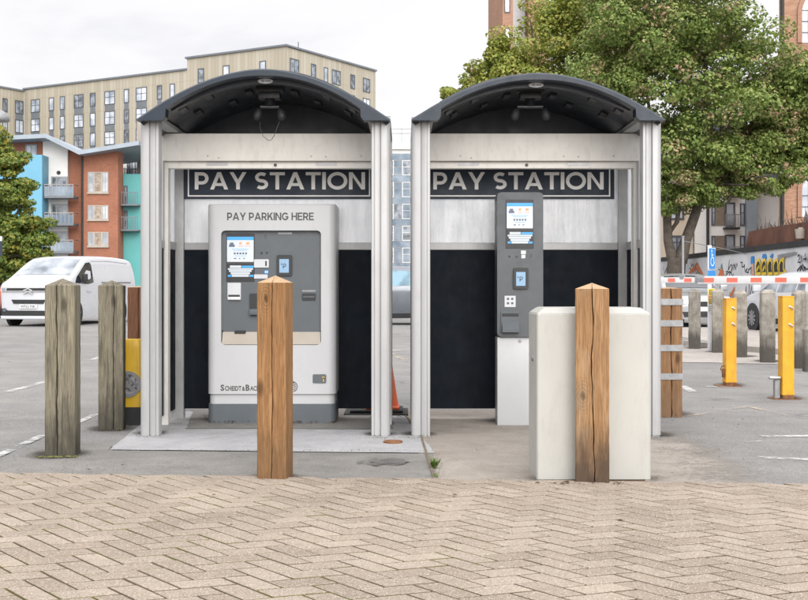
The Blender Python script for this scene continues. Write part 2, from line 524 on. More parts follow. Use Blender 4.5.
def box(bm, x0, x1, y0, y1, z0, z1, bev=0.0, seg=2, mi=0):
    r = bmesh.ops.create_cube(bm, size=1)
    vs = r['verts']
    for v in vs:
        v.co = Vector((x0 + (v.co.x + .5) * (x1 - x0), y0 + (v.co.y + .5) * (y1 - y0), z0 + (v.co.z + .5) * (z1 - z0)))
    fs = set(f for v in vs for f in v.link_faces)
    for f in fs: f.material_index = mi
    if bev > 0:
        es = list(set(e for v in vs for e in v.link_edges))
        bmesh.ops.bevel(bm, geom=es, offset=bev, segments=seg, affect='EDGES', profile=.6)
    return bm


def prism(bm, pts, axis, a, b, mi=0):
    """polygon extruded along an axis: 'z' takes (x,y), 'y' takes (x,z), 'x' takes (y,z)"""
    def mk(p, t):
        return {'z': (p[0], p[1], t), 'y': (p[0], t, p[1]), 'x': (t, p[0], p[1])}[axis]
    A = [bm.verts.new(mk(p, a)) for p in pts]; B = [bm.verts.new(mk(p, b)) for p in pts]
    n = len(pts)
    fs = [bm.faces.new(A), bm.faces.new(B)]
    for i in range(n):
        fs.append(bm.faces.new((A[i], A[(i + 1) % n], B[(i + 1) % n], B[i])))
    for f in fs: f.material_index = mi
    return bm


def rrect(x0, x1, y0, y1, r, n=5):
    pts = []
    for cx, cy, a in ((x1 - r, y1 - r, 0), (x0 + r, y1 - r, 90), (x0 + r, y0 + r, 180), (x1 - r, y0 + r, 270)):
        for i in range(n + 1):
            t = R(a + 90 * i / n); pts.append((cx + r * cos(t), cy + r * sin(t)))
    return pts


def ellipse(cx, cy, rx, ry, n=24, a0=0, a1=360):
    full = abs(a1 - a0) >= 360
    k = n if full else n + 1
    return [(cx + rx * cos(R(a0 + (a1 - a0) * i / n)), cy + ry * sin(R(a0 + (a1 - a0) * i / n))) for i in range(k)]


def cyl(bm, c, r, h, axis='z', n=20, r2=None, mi=0):
    r2 = r if r2 is None else r2
    res = bmesh.ops.create_cone(bm, cap_ends=True, segments=n, radius1=r, radius2=r2, depth=h)
    m = {'z': Matrix(), 'x': Matrix.Rotation(PI / 2, 4, 'Y'), 'y': Matrix.Rotation(-PI / 2, 4, 'X')}[axis]
    bmesh.ops.transform(bm, matrix=Matrix.Translation(c) @ m, verts=res['verts'])
    for f in set(f for v in res['verts'] for f in v.link_faces): f.material_index = mi
    return bm


def tube(bm, pts, rad, n=8, cap=True):
    pts = [Vector(p) for p in pts]
    rads = rad if isinstance(rad, (list, tuple)) else [rad] * len(pts)
    rings = []
    for i, p in enumerate(pts):
        d = (pts[min(i + 1, len(pts) - 1)] - pts[max(i - 1, 0)]).normalized()
        up = Vector((0, 0, 1)) if abs(d.z) < .9 else Vector((0, 1, 0))
        a = d.cross(up).normalized(); b = d.cross(a).normalized()
        rings.append([bm.verts.new(p + rads[i] * (cos(2 * PI * k / n) * a + sin(2 * PI * k / n) * b)) for k in range(n)])
    for i in range(len(rings) - 1):
        for k in range(n):
            bm.faces.new((rings[i][k], rings[i][(k + 1) % n], rings[i + 1][(k + 1) % n], rings[i + 1][k]))
    if cap:
        bm.faces.new(rings[0][::-1]); bm.faces.new(rings[-1])
    return bm


def ribbon(bm, pts, w, plane, off, closed=False):
    """flat stroke of constant width in a plane; plane(u, v, off) -> 3D point"""
    n = len(pts); L = []; Rr = []
    for i, p in enumerate(pts):
        if closed: a, b = pts[(i - 1) % n], pts[(i + 1) % n]
        else: a, b = pts[max(i - 1, 0)], pts[min(i + 1, n - 1)]
        dx, dy = b[0] - a[0], b[1] - a[1]; l = sqrt(dx * dx + dy * dy) or 1
        nx, ny = -dy / l * w / 2, dx / l * w / 2
        L.append(bm.verts.new(plane(p[0] + nx, p[1] + ny, off))); Rr.append(bm.verts.new(plane(p[0] - nx, p[1] - ny, off)))
    for i in range(n if closed else n - 1):
        j = (i + 1) % n
        bm.faces.new((L[i], L[j], Rr[j], Rr[i]))


def poly(bm, pts, plane, off):
    bm.faces.new([bm.verts.new(plane(p[0], p[1], off)) for p in pts])


def sweep_faces_out(bm, direction):
    """make flat lettering face a direction"""
    d = Vector(direction)
    bm.normal_update()
    for f in bm.faces:
        if f.normal.dot(d) < 0: f.normal_flip()


# ------------------------------------------------------------------ lettering
def glyph(ch):
    """(width, strokes), cap height 1, stroke .2"""
    w = .2; h = w / 2
    if ch == 'P':
        bowl = [(w, 1 - h), (.4, 1 - h)] + ellipse(.4, .64, .26, .26, 12, 90, -90)[1:] + [(w, .38)]
        return .76, [('p', [(0, 0), (w, 0), (w, 1), (0, 1)]), ('s', bowl)]
    if ch == 'A':
        return .98, [('p', [(0, 0), (.21, 0), (.59, 1), (.39, 1)]), ('p', [(.98, 0), (.77, 0), (.39, 1), (.59, 1)]), ('p', [(.22, .2), (.76, .2), (.7, .37), (.28, .37)])]
    if ch == 'Y':
        return .92, [('p', [(0, 1), (.22, 1), (.56, .4), (.36, .36)]), ('p', [(.92, 1), (.7, 1), (.36, .4), (.56, .36)]), ('p', [(.36, 0), (.56, 0), (.56, .4), (.36, .4)])]
    if ch == 'S':
        return .74, [('s', ellipse(.37, .70, .26, .20, 16, 40, 270) + ellipse(.37, .30, .265, .20, 16, 90, -140)[1:])]
    if ch == 'T':
        return .82, [('p', [(0, .82), (.82, .82), (.82, 1), (0, 1)]), ('p', [(.31, 0), (.51, 0), (.51, .82), (.31, .82)])]
    if ch == 'I':
        return .2, [('p', [(0, 0), (w, 0), (w, 1), (0, 1)])]
    if ch == 'O':
        return 1.1, [('c', ellipse(.55, .5, .45, .415, 36))]
    if ch == 'R':
        bowl = [(w, 1 - h), (.42, 1 - h)] + ellipse(.42, .66, .25, .24, 12, 90, -90)[1:] + [(w, .42)]
        return .8, [('p', [(0, 0), (w, 0), (w, 1), (0, 1)]), ('s', bowl), ('p', [(.56, 0), (.8, 0), (.54, .44), (.33, .44)])]
    if ch == 'K':
        return .84, [('p', [(0, 0), (w, 0), (w, 1), (0, 1)]), ('p', [(w, .28), (w, .55), (.58, 1), (.83, 1)]), ('p', [(.33, .52), (.48, .66), (.84, 0), (.6, 0)])]
    if ch == 'G':
        return 1.0, [('s', ellipse(.52, .5, .42, .405, 30, 38, 345)), ('p', [(.54, .36), (.98, .36), (.98, .53), (.54, .53)])]
    if ch == 'H':
        return .84, [('p', [(0, 0), (w, 0), (w, 1), (0, 1)]), ('p', [(.64, 0), (.84, 0), (.84, 1), (.64, 1)]), ('p', [(w, .42), (.64, .42), (.64, .59), (w, .59)])]
    if ch == 'E':
        return .74, [('p', [(0, 0), (w, 0), (w, 1), (0, 1)]), ('p', [(w, .83), (.72, .83), (.72, 1), (w, 1)]), ('p', [(w, .42), (.67, .42), (.67, .59), (w, .59)]), ('p', [(w, 0), (.74, 0), (.74, .17), (w, .17)])]
    if ch == 'N':
        return .88, [('p', [(0, 0), (w, 0), (w, 1), (0, 1)]), ('p', [(.68, 0), (.88, 0), (.88, 1), (.68, 1)]), ('p', [(w, 1), (w, .72), (.68, 0), (.68, .28)])]
    return .3, []


def big_text(txt, cap, width, plane):
    """plane(u, v, off): u right, v up; text centred on u=0, foot on v=0"""
    gap, sp = .075, .3
    tot = 0
    for c in txt: tot += (sp if c == ' ' else glyph(c)[0]) + gap
    tot -= gap
    sx = width / tot
    bm = BM(); u = -width / 2; k = 0
    for c in txt:
        w, parts = (sp, []) if c == ' ' else glyph(c)
        for p in parts:
            off = .0004 * (k % 3); k += 1
            q = lambda a, b, o, u=u: plane(u + a * sx, b * cap, o)
            if p[0] == 'p': poly(bm, p[1], q, off)
            else: ribbon(bm, p[1], .19, q, off, p[0] == 'c')
        u += (w + gap) * sx
    return bm


def small_text(txt, cap, plane, width=None, bold=.0, align='c'):
    """built-in font text as a flat mesh"""
    cu = bpy.data.curves.new('lettering', 'FONT'); cu.body = txt; cu.size = 1; cu.offset = bold
    cu.resolution_u = 2
    o = bpy.data.objects.new('lettering_tmp', cu)
    me = bpy.data.meshes.new_from_object(o)
    xs = [v.co.x for v in me.vertices]; ys = [v.co.y for v in me.vertices]
    x0, x1, y0, y1 = min(xs), max(xs), min(ys), max(ys)
    k = cap / (y1 - y0); kx = k if width is None else width / (x1 - x0)
    ox = {'c': (x0 + x1) / 2, 'l': x0}[align]
    bm = BM(); bm.from_mesh(me)
    for v in bm.verts: v.co = Vector(plane((v.co.x - ox) * kx, (v.co.y - y0) * k, 0))
    bpy.data.objects.remove(o); bpy.data.curves.remove(cu); bpy.data.meshes.remove(me)
    return bm


def front(x, y, z):
    """plane facing -y with its origin at (x, y, z)"""
    return lambda u, v, o: (x + u, y - o, z + v)


def letters(name, bm, mat, parent, facing=(0, -1, 0)):
    sweep_faces_out(bm, facing)
    return obj(name, bm, mat, parent, recalc=False)


# ------------------------------------------------------------------ ground
def sheet(bm, pts, z, n=1):
    bm.faces.new([bm.verts.new((p[0], p[1], z)) for p in pts])


bm = BM(); sheet(bm, [(-900, -40), (900, -40), (900, 1800), (-900, 1800)], 0)
structure('ground', bm, M['asphalt'])

# pavement edge (front of the car park)
EY = lambda x: 6.835 - .0825 * x


def pavement():
    bm = BM(); sheet(bm, [(-9, .4), (9, .4), (9, EY(9) - .012), (-9, EY(-9) - .012)], .010)
    structure('pavement_bed', bm, M['joint'])
    w = .1; g = .0054
    aU, aD = R(19.5), R(-51)
    eU = Vector((cos(aU), sin(aU))) * .109; eD = Vector((cos(aD), sin(aD))) * .1235
    org = Vector((0.03, 4.9))
    bm = BM()
    rnd = random.Random(3)

    def brick(a0, b0, la, lb):
        ga = g / .1
        cs = [(a0 + ga, b0 + ga), (a0 + la - ga, b0 + ga), (a0 + la - ga, b0 + lb - ga), (a0 + ga, b0 + lb - ga)]
        pts = [org + eU * a + eD * b for a, b in cs]
        ctr = sum(pts, Vector((0, 0))) / 4
        if not (-5.5 < ctr.x < 5.5 and 2.4 < ctr.y): return
        if max(p.y - EY(p.x) for p in pts) > -.012:
            # cut bricks along the edge
            if min(p.y - EY(p.x) for p in pts) > -.05: return
            pts = [Vector((p.x, min(p.y, EY(p.x) - .012))) for p in pts]
        h = .0195 + rnd.uniform(-.0009, .0009); tx, ty = rnd.uniform(-.006, .006), rnd.uniform(-.006, .006)
        zz = lambda p: h + tx * (p.x - ctr.x) + ty * (p.y - ctr.y)
        ins = [p + (ctr - p).normalized() * .0032 for p in pts]
        lo = [bm.verts.new((p.x, p.y, .006)) for p in pts]
        mid = [bm.verts.new((p.x, p.y, zz(p) - .0018)) for p in pts]
        up = [bm.verts.new((p.x, p.y, zz(p))) for p in ins]
        for A, B in ((lo, mid), (mid, up)):
            for i in range(4):
                f = bm.faces.new((A[i], A[(i + 1) % 4], B[(i + 1) % 4], B[i])); f.material_index = 1 if A is lo else 0
        bm.faces.new(up)
    for m in range(-90, 91):
        for n in range(-60, 61):
            a, b = m + 2 * n, -m + 2 * n
            p = org + eU * a + eD * b
            if abs(p.x) > 6 or p.y < 2 or p.y > 8: continue
            brick(a, b - 1, 2, 1); brick(a + 2, b - 1, 1, 2)
    structure('brick_pavement', bm, [M['paver'], M['joint']], smooth=20)


pavement()


def flat(name, pts, z, mat, jag=0.0):
    """ground sheet; jag breaks its outline into small irregular steps"""
    r = random.Random(len(pts) + int(z * 1e4)); out = []
    n = len(pts)
    for i in range(n):
        a, b = Vector(pts[i]), Vector(pts[(i + 1) % n]); l = (b - a).length
        k = max(1, int(l / .035)) if jag else 1
        nn = Vector((-(b - a).y, (b - a).x)).normalized()
        w_ = 0
        for q in range(k):
            w_ = w_ * .8 + r.gauss(0, jag) * (q > 0)
            out.append(tuple(a.lerp(b, q / k) + nn * w_))
    bm = BM(); sheet(bm, out, z); return structure(name, bm, mat)


def gp(px, py):
    d = D(py); return (X(px, d), d)


# concrete aprons
flat('concrete_apron', [gp(435, 482), gp(660, 486), gp(800, 486), gp(780, 462), gp(745, 440), gp(720, 424), gp(690, 408), gp(398, 410), gp(420, 440)], .004, M['slab_pink'], .014)
flat('concrete_strip', [gp(109, 450.5), gp(434, 454), gp(421, 436), gp(400, 412), gp(150, 412), gp(140, 426)], .008, M['slab_pale'], .0025)
flat('grey_apron', [(-2.6, EY(-2.6)), gp(436, 482), gp(433.5, 454.3), gp(108, 450.8), gp(112, 446), gp(60, 440), gp(20, 458), gp(-20, 466)], .0045, M['slab_grey'])
flat('shelter_footing', [gp(186, 430), gp(395, 430), gp(386, 405), gp(196, 405)], .012, M['slab_grey'], .006)
flat('light_paving', [(5.2, 21.5), (3.9, 17.2), (9.3, 15.5), (13, 24), (11, 31), (6.3, 31), (6.1, 23)], .006, M['path'], .02)


def line(name, a, b, w0, mat):
    p, q = Vector(gp(*a)), Vector(gp(*b)); d = (q - p).normalized(); n = Vector((-d.y, d.x)) * w0 / 2
    bm = BM(); sheet(bm, [p + n, q + n, q - n, p - n], .009 if min(p.y, q.y) < 9 and p.x < 0 else .0042)
    structure(name, bm, mat)


for a, b, w, k in (((-40, 474), (43, 436), .07, 'line_white'), ((70, 426), (97, 414), .07, 'line_white'), ((8, 392), (48, 381), .1, 'line_white'),
                   ((682, 386), (693, 392), .1, 'line_white'), ((706, 386.6), (726, 386.8), .1, 'line_white'), ((684, 417), (747, 407), .06, 'line_cream'),
                   ((747, 406.6), (788, 416), .06, 'line_cream'), ((745, 442), (762, 441.5), .06, 'line_white'), ((762, 436.6), (830, 436), .1, 'line_white'),
                   ((757, 457.5), (830, 461), .1, 'line_white'), ((405, 360), (360, 341), .1, 'line_cream'), ((380, 352), (430, 347), .1, 'line_white'), ((150, 345), (90, 360), .1, 'line_white')):
    line('road_marking', a, b, w, M[k])

# kerb stones behind the concrete posts
bm = BM()
ka, kb = Vector((5.0, 21.6)), Vector((7.6, 14.0)); kd = (kb - ka).normalized(); kn = Vector((-kd.y, kd.x))
for i in range(9):
    a = ka + kd * (i * .91); b = ka + kd * (i * .91 + .9)
    off = kn * .28; o2 = kn * .4
    prism(bm, [tuple(a + off), tuple(b + off), tuple(b + o2), tuple(a + o2)], 'z', 0, .1)
structure('kerb', bm, M['kerb'])


# ------------------------------------------------------------------ timber posts
def post_bm(w, h, peak, notch, seed, nw=.006, nd=.02, rough=.0012):
    r = random.Random(seed); bm = BM(); a = w / 2; c = .007; n = 26
    rings = []
    wob = 0
    for i in range(n + 1):
        z = h * i / n
        wob += r.uniform(-.004, .004); wob *= .93
        x = notch * w + wob; s = nw * (.55 + .6 * abs(sin(i * .37 + seed)))
        j = lambda: r.uniform(-rough, rough)
        P = [(-a, -a + c), (-a + c, -a), (x - s, -a), (x, -a + nd), (x + s, -a), (a - c, -a), (a, -a + c), (a, a - c), (a - c, a), (-a + c, a), (-a, a - c)]
        rings.append([bm.verts.new((p[0] + j(), p[1] + j(), z)) for p in P])
    k = len(rings[0])
    for i in range(n):
        for q in range(k): bm.faces.new((rings[i][q], rings[i][(q + 1) % k], rings[i + 1][(q + 1) % k], rings[i + 1][q]))
    top = bm.verts.new((r.uniform(-.005, .005), 0, h + peak))
    for q in range(k):
        f = bm.faces.new((rings[-1][q], rings[-1][(q + 1) % k], top)); f.material_index = 1
    bm.faces.new(rings[0])
    return bm


def timber(px, py, w, h, peak, notch, seed, mat, top, label, rot=0, nw=.006, nd=.02, name='timber_bollard', group='timber bollards round the pay station'):
    d = D(py)
    o = obj(name, post_bm(w, h, peak, notch, seed, nw, nd), [mat, top], None, 30, (X(px, d), d + w / 2, 0), rot)
    return tag(o, label, 'bollard', group)


timber(273.5, 482, .176, 1.178, .043, .02, 1, M['wood_new'], M['end_grain'], 'orange brown timber bollard in front of the wide white pay machine', R(-9), .003, .022)
timber(595, 485.5, .195, 1.142, .035, .06, 2, M['wood_pale'], M['end_grain'], 'brown timber bollard standing in front of the cream cabinet', R(-9.5), .004, .028)
timber(58.5, 457.5, .2, 1.16, .05, -.08, 3, M['wood_old'], M['wood_old'], 'mossy weathered timber bollard nearest the white van, with mossy foot', R(5), .005, .03)
timber(109, 431, .195, 1.155, .045, .1, 4, M['wood_old'], M['wood_old'], 'weathered timber bollard beside the yellow plastic bollard', R(8), .004, .02)
o = timber(138.5, 414.5, .2, 1.14, .015, .0, 5, M['wood_red'], M['end_grain'], 'reddish flat topped timber bollard half hidden behind the pay shelter', 0, .004, .012)

# banded timber pier on the right
d = D(417.5)
pier = thing('timber_pier', 'square timber pier wrapped with four grey metal bands', 'post', (X(671, d), d + .1, 0))
obj('shaft', post_bm(.2, 1.13, .012, .03, 8, .005, .03), [M['wood_pier'], M['end_grain']], pier, 30)
for py in (302, 323.3, 348, 376.5):
    z = Z(py, d); b = BM()
    for x0, x1, y0, y1 in ((-.106, .106, -.107, -.1015), (-.106, .106, .1015, .107), (-.107, -.1015, -.1015, .1015), (.1015, .107, -.1015, .1015)):
        box(b, x0, x1, y0, y1, z - .028, z + .028, .001, 1)
    obj('band', b, M['steel'], pier)

# ------------------------------------------------------------------ pay shelter
HW = .957
ROOF_Z, RISE = 2.411, .355


def arch(t, rise=None, p=1.85):
    rise = RISE if rise is None else rise
    return ROOF_Z + rise * (1 - abs(t) ** p)


def front_post_bm(s):
    """plan of the extruded post: bullnosed outer column, groove, inner channel. s=-1 left, 1 right"""
    P = []
    P += [(-.957, .13), (-.957, .035)]
    for i in range(7):
        t = R(180 + 90 * i / 6); P.append((-.922 + .035 * cos(t), .035 + .035 * sin(t)))
    P += [(-.889, .0), (-.885, .004), (-.885, .02), (-.879, .02), (-.879, .008), (-.874, .004), (-.840, .004), (-.838, .012), (-.834, .012), (-.832, .006), (-.816, .006), (-.812, .011), (-.812, .115), (-.86, .115), (-.86, .13)]
    if s > 0: P = [(-x, y) for x, y in P][::-1]
    bm = BM(); prism(bm, P, 'z', 0, 2.411)
    # foot plate
    return bm


def roof_parts(root):
    N = 44
    # front fascia with corner gussets
    outer = [(HW * (2 * i / N - 1), arch(2 * i / N - 1)) for i in range(N + 1)]
    ti = .765
    inner = []
    for i in range(N + 1):
        t = (2 * i / N - 1) * ti
        inner.append((HW * t, ROOF_Z + .082 + (RISE - .135) * (1 - abs(t / ti) ** 2.1)))
    poly_pts = outer + [(HW, ROOF_Z - .008), (HW * ti + .02, ROOF_Z - .008), (HW * ti, ROOF_Z + .06)] + inner[::-1] + [(-HW * ti, ROOF_Z + .06), (-HW * ti - .02, ROOF_Z - .008), (-HW, ROOF_Z - .008)]
    # strips instead of one ngon: outer chain vs inner chain
    low = [(-HW, ROOF_Z - .008), (-HW * ti - .03, ROOF_Z - .008), (-HW * ti - .004, ROOF_Z + .02)] + inner + [(HW * ti + .004, ROOF_Z + .02), (HW * ti + .03, ROOF_Z - .008), (HW, ROOF_Z - .008)]
    up = [(-HW, arch(-1) + .004)] + [(-HW * .93, arch(-.93)), (-HW * .86, arch(-.86))] + [(HW * t, arch(t)) for t in [(-.8 + 1.6 * i / N) for i in range(N + 1)]] + [(HW * .86, arch(.86)), (HW * .93, arch(.93)), (HW, arch(1) + .004)]
    bm = BM(); y0, y1 = -.13, -.015

    def add(pa, y): return [bm.verts.new((p[0], y, p[1])) for p in pa]
    # rounded front lip on the outer edge
    lip = [(p[0] * .992, p[1] - .012) for p in up]
    Fu, Fm, Fl, Bu, Bl = add(up, y0 + .018), add(lip, y0), add(low, y0), add(up, y1), add(low, y1)
    n = len(up)
    for i in range(n - 1):
        bm.faces.new((Fm[i], Fm[i + 1], Fl[i + 1], Fl[i])); bm.faces.new((Fu[i], Fu[i + 1], Fm[i + 1], Fm[i]))
        bm.faces.new((Bu[i], Bu[i + 1], Fu[i + 1], Fu[i])); bm.faces.new((Bl[i], Bl[i + 1], Fl[i + 1], Fl[i])); bm.faces.new((Bu[i], Bu[i + 1], Bl[i + 1], Bl[i]))
    for i in (0, n - 1):
        bm.faces.new((Fm[i], Fl[i], Bl[i], Bu[i], Fu[i]))
    fas = obj('roof_fascia', bm, M['fascia'], root, 28)
    # inner stepped ring behind the fascia
    bm = BM(); ya, yb = .03, .11
    lo2 = [(p[0] * .985, p[1] - .032 * (1 - abs(p[0] / (HW * ti)) ** 3)) for p in inner]; up2 = [(p[0] * 1.01, p[1] + .075) for p in inner]
    A, B, Cc, Dd = add(lo2, ya), add(lo2, yb), add(up2, ya), add(up2, yb)
    for i in range(len(lo2) - 1):
        bm.faces.new((A[i], A[i + 1], B[i + 1], B[i])); bm.faces.new((A[i], A[i + 1], Cc[i + 1], Cc[i])); bm.faces.new((B[i], B[i + 1], Dd[i + 1], Dd[i])); bm.faces.new((Cc[i], Cc[i + 1], Dd[i + 1], Dd[i]))
    obj('roof_inner_ring', bm, M['ceil'], root, 28)
    # shell: outer skin, vaulted ceiling
    bm = BM(); ys = [-.012, .3, .6, .9, 1.2, 1.34]
    ts = [2 * i / N - 1 for i in range(N + 1)]
    sk = [[bm.verts.new((HW * .995 * t, y, arch(t) - .006)) for t in ts] for y in ys]
    for a in range(len(ys) - 1):
        for i in range(N): bm.faces.new((sk[a][i], sk[a][i + 1], sk[a + 1][i + 1], sk[a + 1][i]))
    ce = [[bm.verts.new((HW * .97 * t, y, arch(t, RISE - .02) - .03)) for t in ts] for y in ys]
    for a in range(len(ys) - 1):
        for i in range(N): bm.faces.new((ce[a][i], ce[a + 1][i], ce[a + 1][i + 1], ce[a][i + 1]))
    for i in range(N):
        bm.faces.new((sk[-1][i], sk[-1][i + 1], ce[-1][i + 1], ce[-1][i])); bm.faces.new((sk[0][i], sk[0][i + 1], ce[0][i + 1], ce[0][i]))
    for q in (0, N):
        for a in range(len(ys) - 1): bm.faces.new((sk[a][q], sk[a + 1][q], ce[a + 1][q], ce[a][q]))
    for f in bm.faces: f.material_index = 0
    obj('roof', bm, M['ceil'], root, 30)
    # back gable
    bm = BM(); pts = [(HW * .975 * t, arch(t, RISE - .008) - .016) for t in ts]
    prism(bm, [(-HW * .96, ROOF_Z - .02)] + pts[1:-1] + [(HW * .96, ROOF_Z - .02)], 'y', 1.30, 1.325)
    obj('roof_gable', bm, M['ceil'], root, 30)
    # moulded slots and ribs of the ceiling
    for t, y in ((-.72, .22), (-.5, .2), (-.66, .6), (-.2, .5), (.2, .5), (.5, .2), (.72, .22), (.66, .6), (-.38, .75), (.38, .75)):
        z = arch(t, RISE - .02) - .034; sl = math.atan(-RISE * 1.85 * abs(t) ** .85 * math.copysign(1, t) / HW)
        b = BM(); box(b, -.03, .03, -.09, .09, -.022, .004, .008, 2)
        bmesh.ops.transform(b, matrix=Matrix.Translation((HW * .97 * t, y, z)) @ Matrix.Rotation(-sl, 4, 'Y'), verts=b.verts[:])
        obj('roof_slot', b, M['black'], root)
    # side beams carrying the roof
    for s in (-1, 1):
        b = BM(); box(b, s * .955, s * .79, .0, 1.3, 2.413, 2.45, .004, 1)
        obj('roof_beam', b, M['alu_dark'], root)
    # oval maker's badge above the opening
    b = BM(); prism(b, ellipse(0, 0, .058, .019, 24), 'y', 0, -.006)
    bm2 = obj('badge', b, M['silver_lbl'], root, 30, (0, .029, ROOF_Z + RISE - .069))
    b = BM(); prism(b, ellipse(-.02, 0, .012, .011, 16), 'y', -.0065, -.008); prism(b, [(0, -.005), (.042, -.005), (.042, .005), (0, .005)], 'y', -.0065, -.008)
    obj('badge_mark', b, M['steel'], bm2)
    return fas


def make_shelter(label, cx, y0, frost, rise):
    global RISE
    RISE = rise
    root = thing('pay_shelter', label, 'shelter', (cx, y0, 0), 0, 'arched roof pay shelters')
    for s in (-1, 1):
        p = obj('front_post', front_post_bm(s), M['alu'], root, 40)
        b = BM(); box(b, s * .95, s * .82, .01, .12, 0, .012, .002, 1); obj('foot', b, M['black'], p)
        b = BM(); box(b, s * .957, s * .845, 1.16, 1.25, 0, 2.41, .004, 2); obj('rear_post', b, M['alu_dark'], root)
        b = BM(); box(b, s * .955, s * .885, .70, .80, .0, 2.179, .004, 2); obj('shutter_guide', b, M['cream'], root)
        # side infill: dark kick panel, rail and glazing between posts
        for ya, yb in ((.132, .698), (.802, 1.158)):
            b = BM(); box(b, s * .935, s * .915, ya, yb, .09, 1.462); obj('side_panel', b, M['dark_panel'], root)
            b = BM(); box(b, s * .942, s * .908, ya, yb, 1.463, 1.53, .003, 1); obj('side_rail', b, M['alu'], root)
            b = BM(); box(b, s * .928, s * .922, ya, yb, 1.531, 2.40); obj('side_glazing', b, frost, root)
            b = BM(); box(b, s * .938, s * .912, ya, ya + .03, .09, 2.4, .003, 1) if ya > .5 else box(b, s * .938, s * .912, yb - .03, yb - .001, .09, 2.4, .003, 1)
            obj('side_mullion', b, M['alu'], root)
    # roller shutter housing
    b = BM(); box(b, -.95, .95, .66, .90, 2.181, 2.407, .008, 2)
    for x in (-.55, -.46, .3, .42, .71): cyl(b, (x, .658, 2.215 + .01 * sin(x * 30)), .006, .01, 'y', 10, mi=1)
    obj('shutter_box', b, [M['cream'], M['steel']], root)
    b = BM(); box(b, -.93, .93, .71, .79, 2.124, 2.179, .003, 1); rl = obj('shutter_rail', b, M['cream'], root)
    b = BM(); cyl(b, (0, .706, 2.152), .013, .012, 'y', 16); obj('lock', b, M['black'], rl)
    for x0 in (-.48, .42):
        b = BM(); prism(b, rrect(x0 - .09, x0 + .09, 2.148, 2.172, .011, 5), 'y', .7095, .706); obj('grip_slot', b, M['alu'], rl)
    # rear wall
    b = BM(); box(b, -.843, .843, 1.19, 1.215, .09, 1.464); obj('rear_panel', b, M['dark_panel'], root)
    b = BM(); box(b, -.843, .843, 1.175, 1.225, 1.465, 1.527, .004, 1); obj('rear_rail', b, M['alu'], root)
    b = BM(); box(b, -.843, .843, 1.2, 1.208, 1.528, 2.40); obj('rear_glazing', b, frost, root)
    b = BM(); box(b, -.843, .843, 1.18, 1.24, 2.401, 2.44, .003, 1); obj('rear_header', b, M['alu_dark'], root)
    roof_parts(root)
    return root


SY = 8.79
SLX, SRX = -1.0625, 1.013
make_shelter('arched grey pay shelter housing the wide white pay machine', SLX, SY, M['frost'], .382)
make_shelter('arched grey pay shelter housing the slim grey payment terminal', SRX, SY, M['frost2'], .352)


def pay_sign(label, xc, shift=-.005):
    d = SY + 1.17
    r = thing('pay_station_sign', label, 'sign', (xc, d, 1.905), 0, 'pay station signs')
    b = BM(); box(b, -.826, .826, 0, .012, 0, .285, .001, 1); obj('board', b, M['navy'], r)
    b = BM(); w = .011; pl = front(0, -.0015, 0)
    x0, x1, z0, z1 = -.79, .79, .022, .29
    for p in ([(x0, z0), (x1, z0), (x1, z0 + w), (x0, z0 + w)], [(x0, z0 + w), (x0 + w, z0 + w), (x0 + w, z1), (x0, z1)], [(x1 - w, z0 + w), (x1, z0 + w), (x1, z1), (x1 - w, z1)]): poly(b, p, pl, 0)
    letters('border', b, M['sign_grey'], r)
    letters('lettering', big_text('PAY STATION', .15, 1.475, front(shift, -.0015, .083)), M['sign_grey'], r)
    return r


pay_sign('navy board lettered PAY STATION above the wide white pay machine', X(279, SY + 1.17), .008)
pay_sign('navy board lettered PAY STATION behind the slim grey terminal', X(519, SY + 1.17))


def roof_camera(label, xc, spread, cable):
    r = thing('security_camera', label, 'camera', (xc, SY + .36, 2.49), 0, 'dark twin headed fittings under the shelter roofs')
    b = BM(); box(b, -.11, .11, -.05, .07, .2, .255, .006, 2); box(b, -.085, .085, -.07, .05, .145, .199, .006, 2); obj('housing', b, M['black'], r)
    b = BM(); cyl(b, (0, -.01, .12), .05, .05, 'z', 20, .035); box(b, -spread, spread, -.03, .0, .075, .096, .004, 1); obj('bracket', b, M['black'], r)
    for s in (-1, 1):
        b = BM()
        pr = [(.0, .0), (.022, .012), (.032, .04), (.034, .07), (.026, .095), (.012, .105), (0, .106)]
        rings = []
        for rr, zz in pr:
            rings.append([b.verts.new((rr * cos(2 * PI * k / 14), rr * .85 * sin(2 * PI * k / 14), -zz)) for k in range(14)])
        for i in range(len(rings) - 1):
            for k in range(14): b.faces.new((rings[i][k], rings[i][(k + 1) % 14], rings[i + 1][(k + 1) % 14], rings[i + 1][k]))
        bmesh.ops.remove_doubles(b, verts=b.verts[:], dist=.0005)
        obj('camera_head', b, M['trim'], r, 50, (s * spread, -.02, .078)).rotation_euler = (R(-14), s * R(-16), 0)
    if cable:
        b = BM(); tube(b, [(-spread, -.02, -.03), (-spread + .005, -.03, -.09), (-.05, -.035, -.15), (-.015, -.035, -.178), (.0, -.035, -.184), (.015, -.035, -.178), (.04, -.035, -.14), (.06, -.03, -.08), (spread, -.02, -.03)], .0022, 6)
        obj('cable', b, M['black'], r)


roof_camera('dark twin headed camera fitting with a drooping cable loop under the roof', X(270, 9.15), .078, True)
roof_camera('dark twin headed camera fitting without cable above the slim terminal', X(530, 9.15), .105, False)


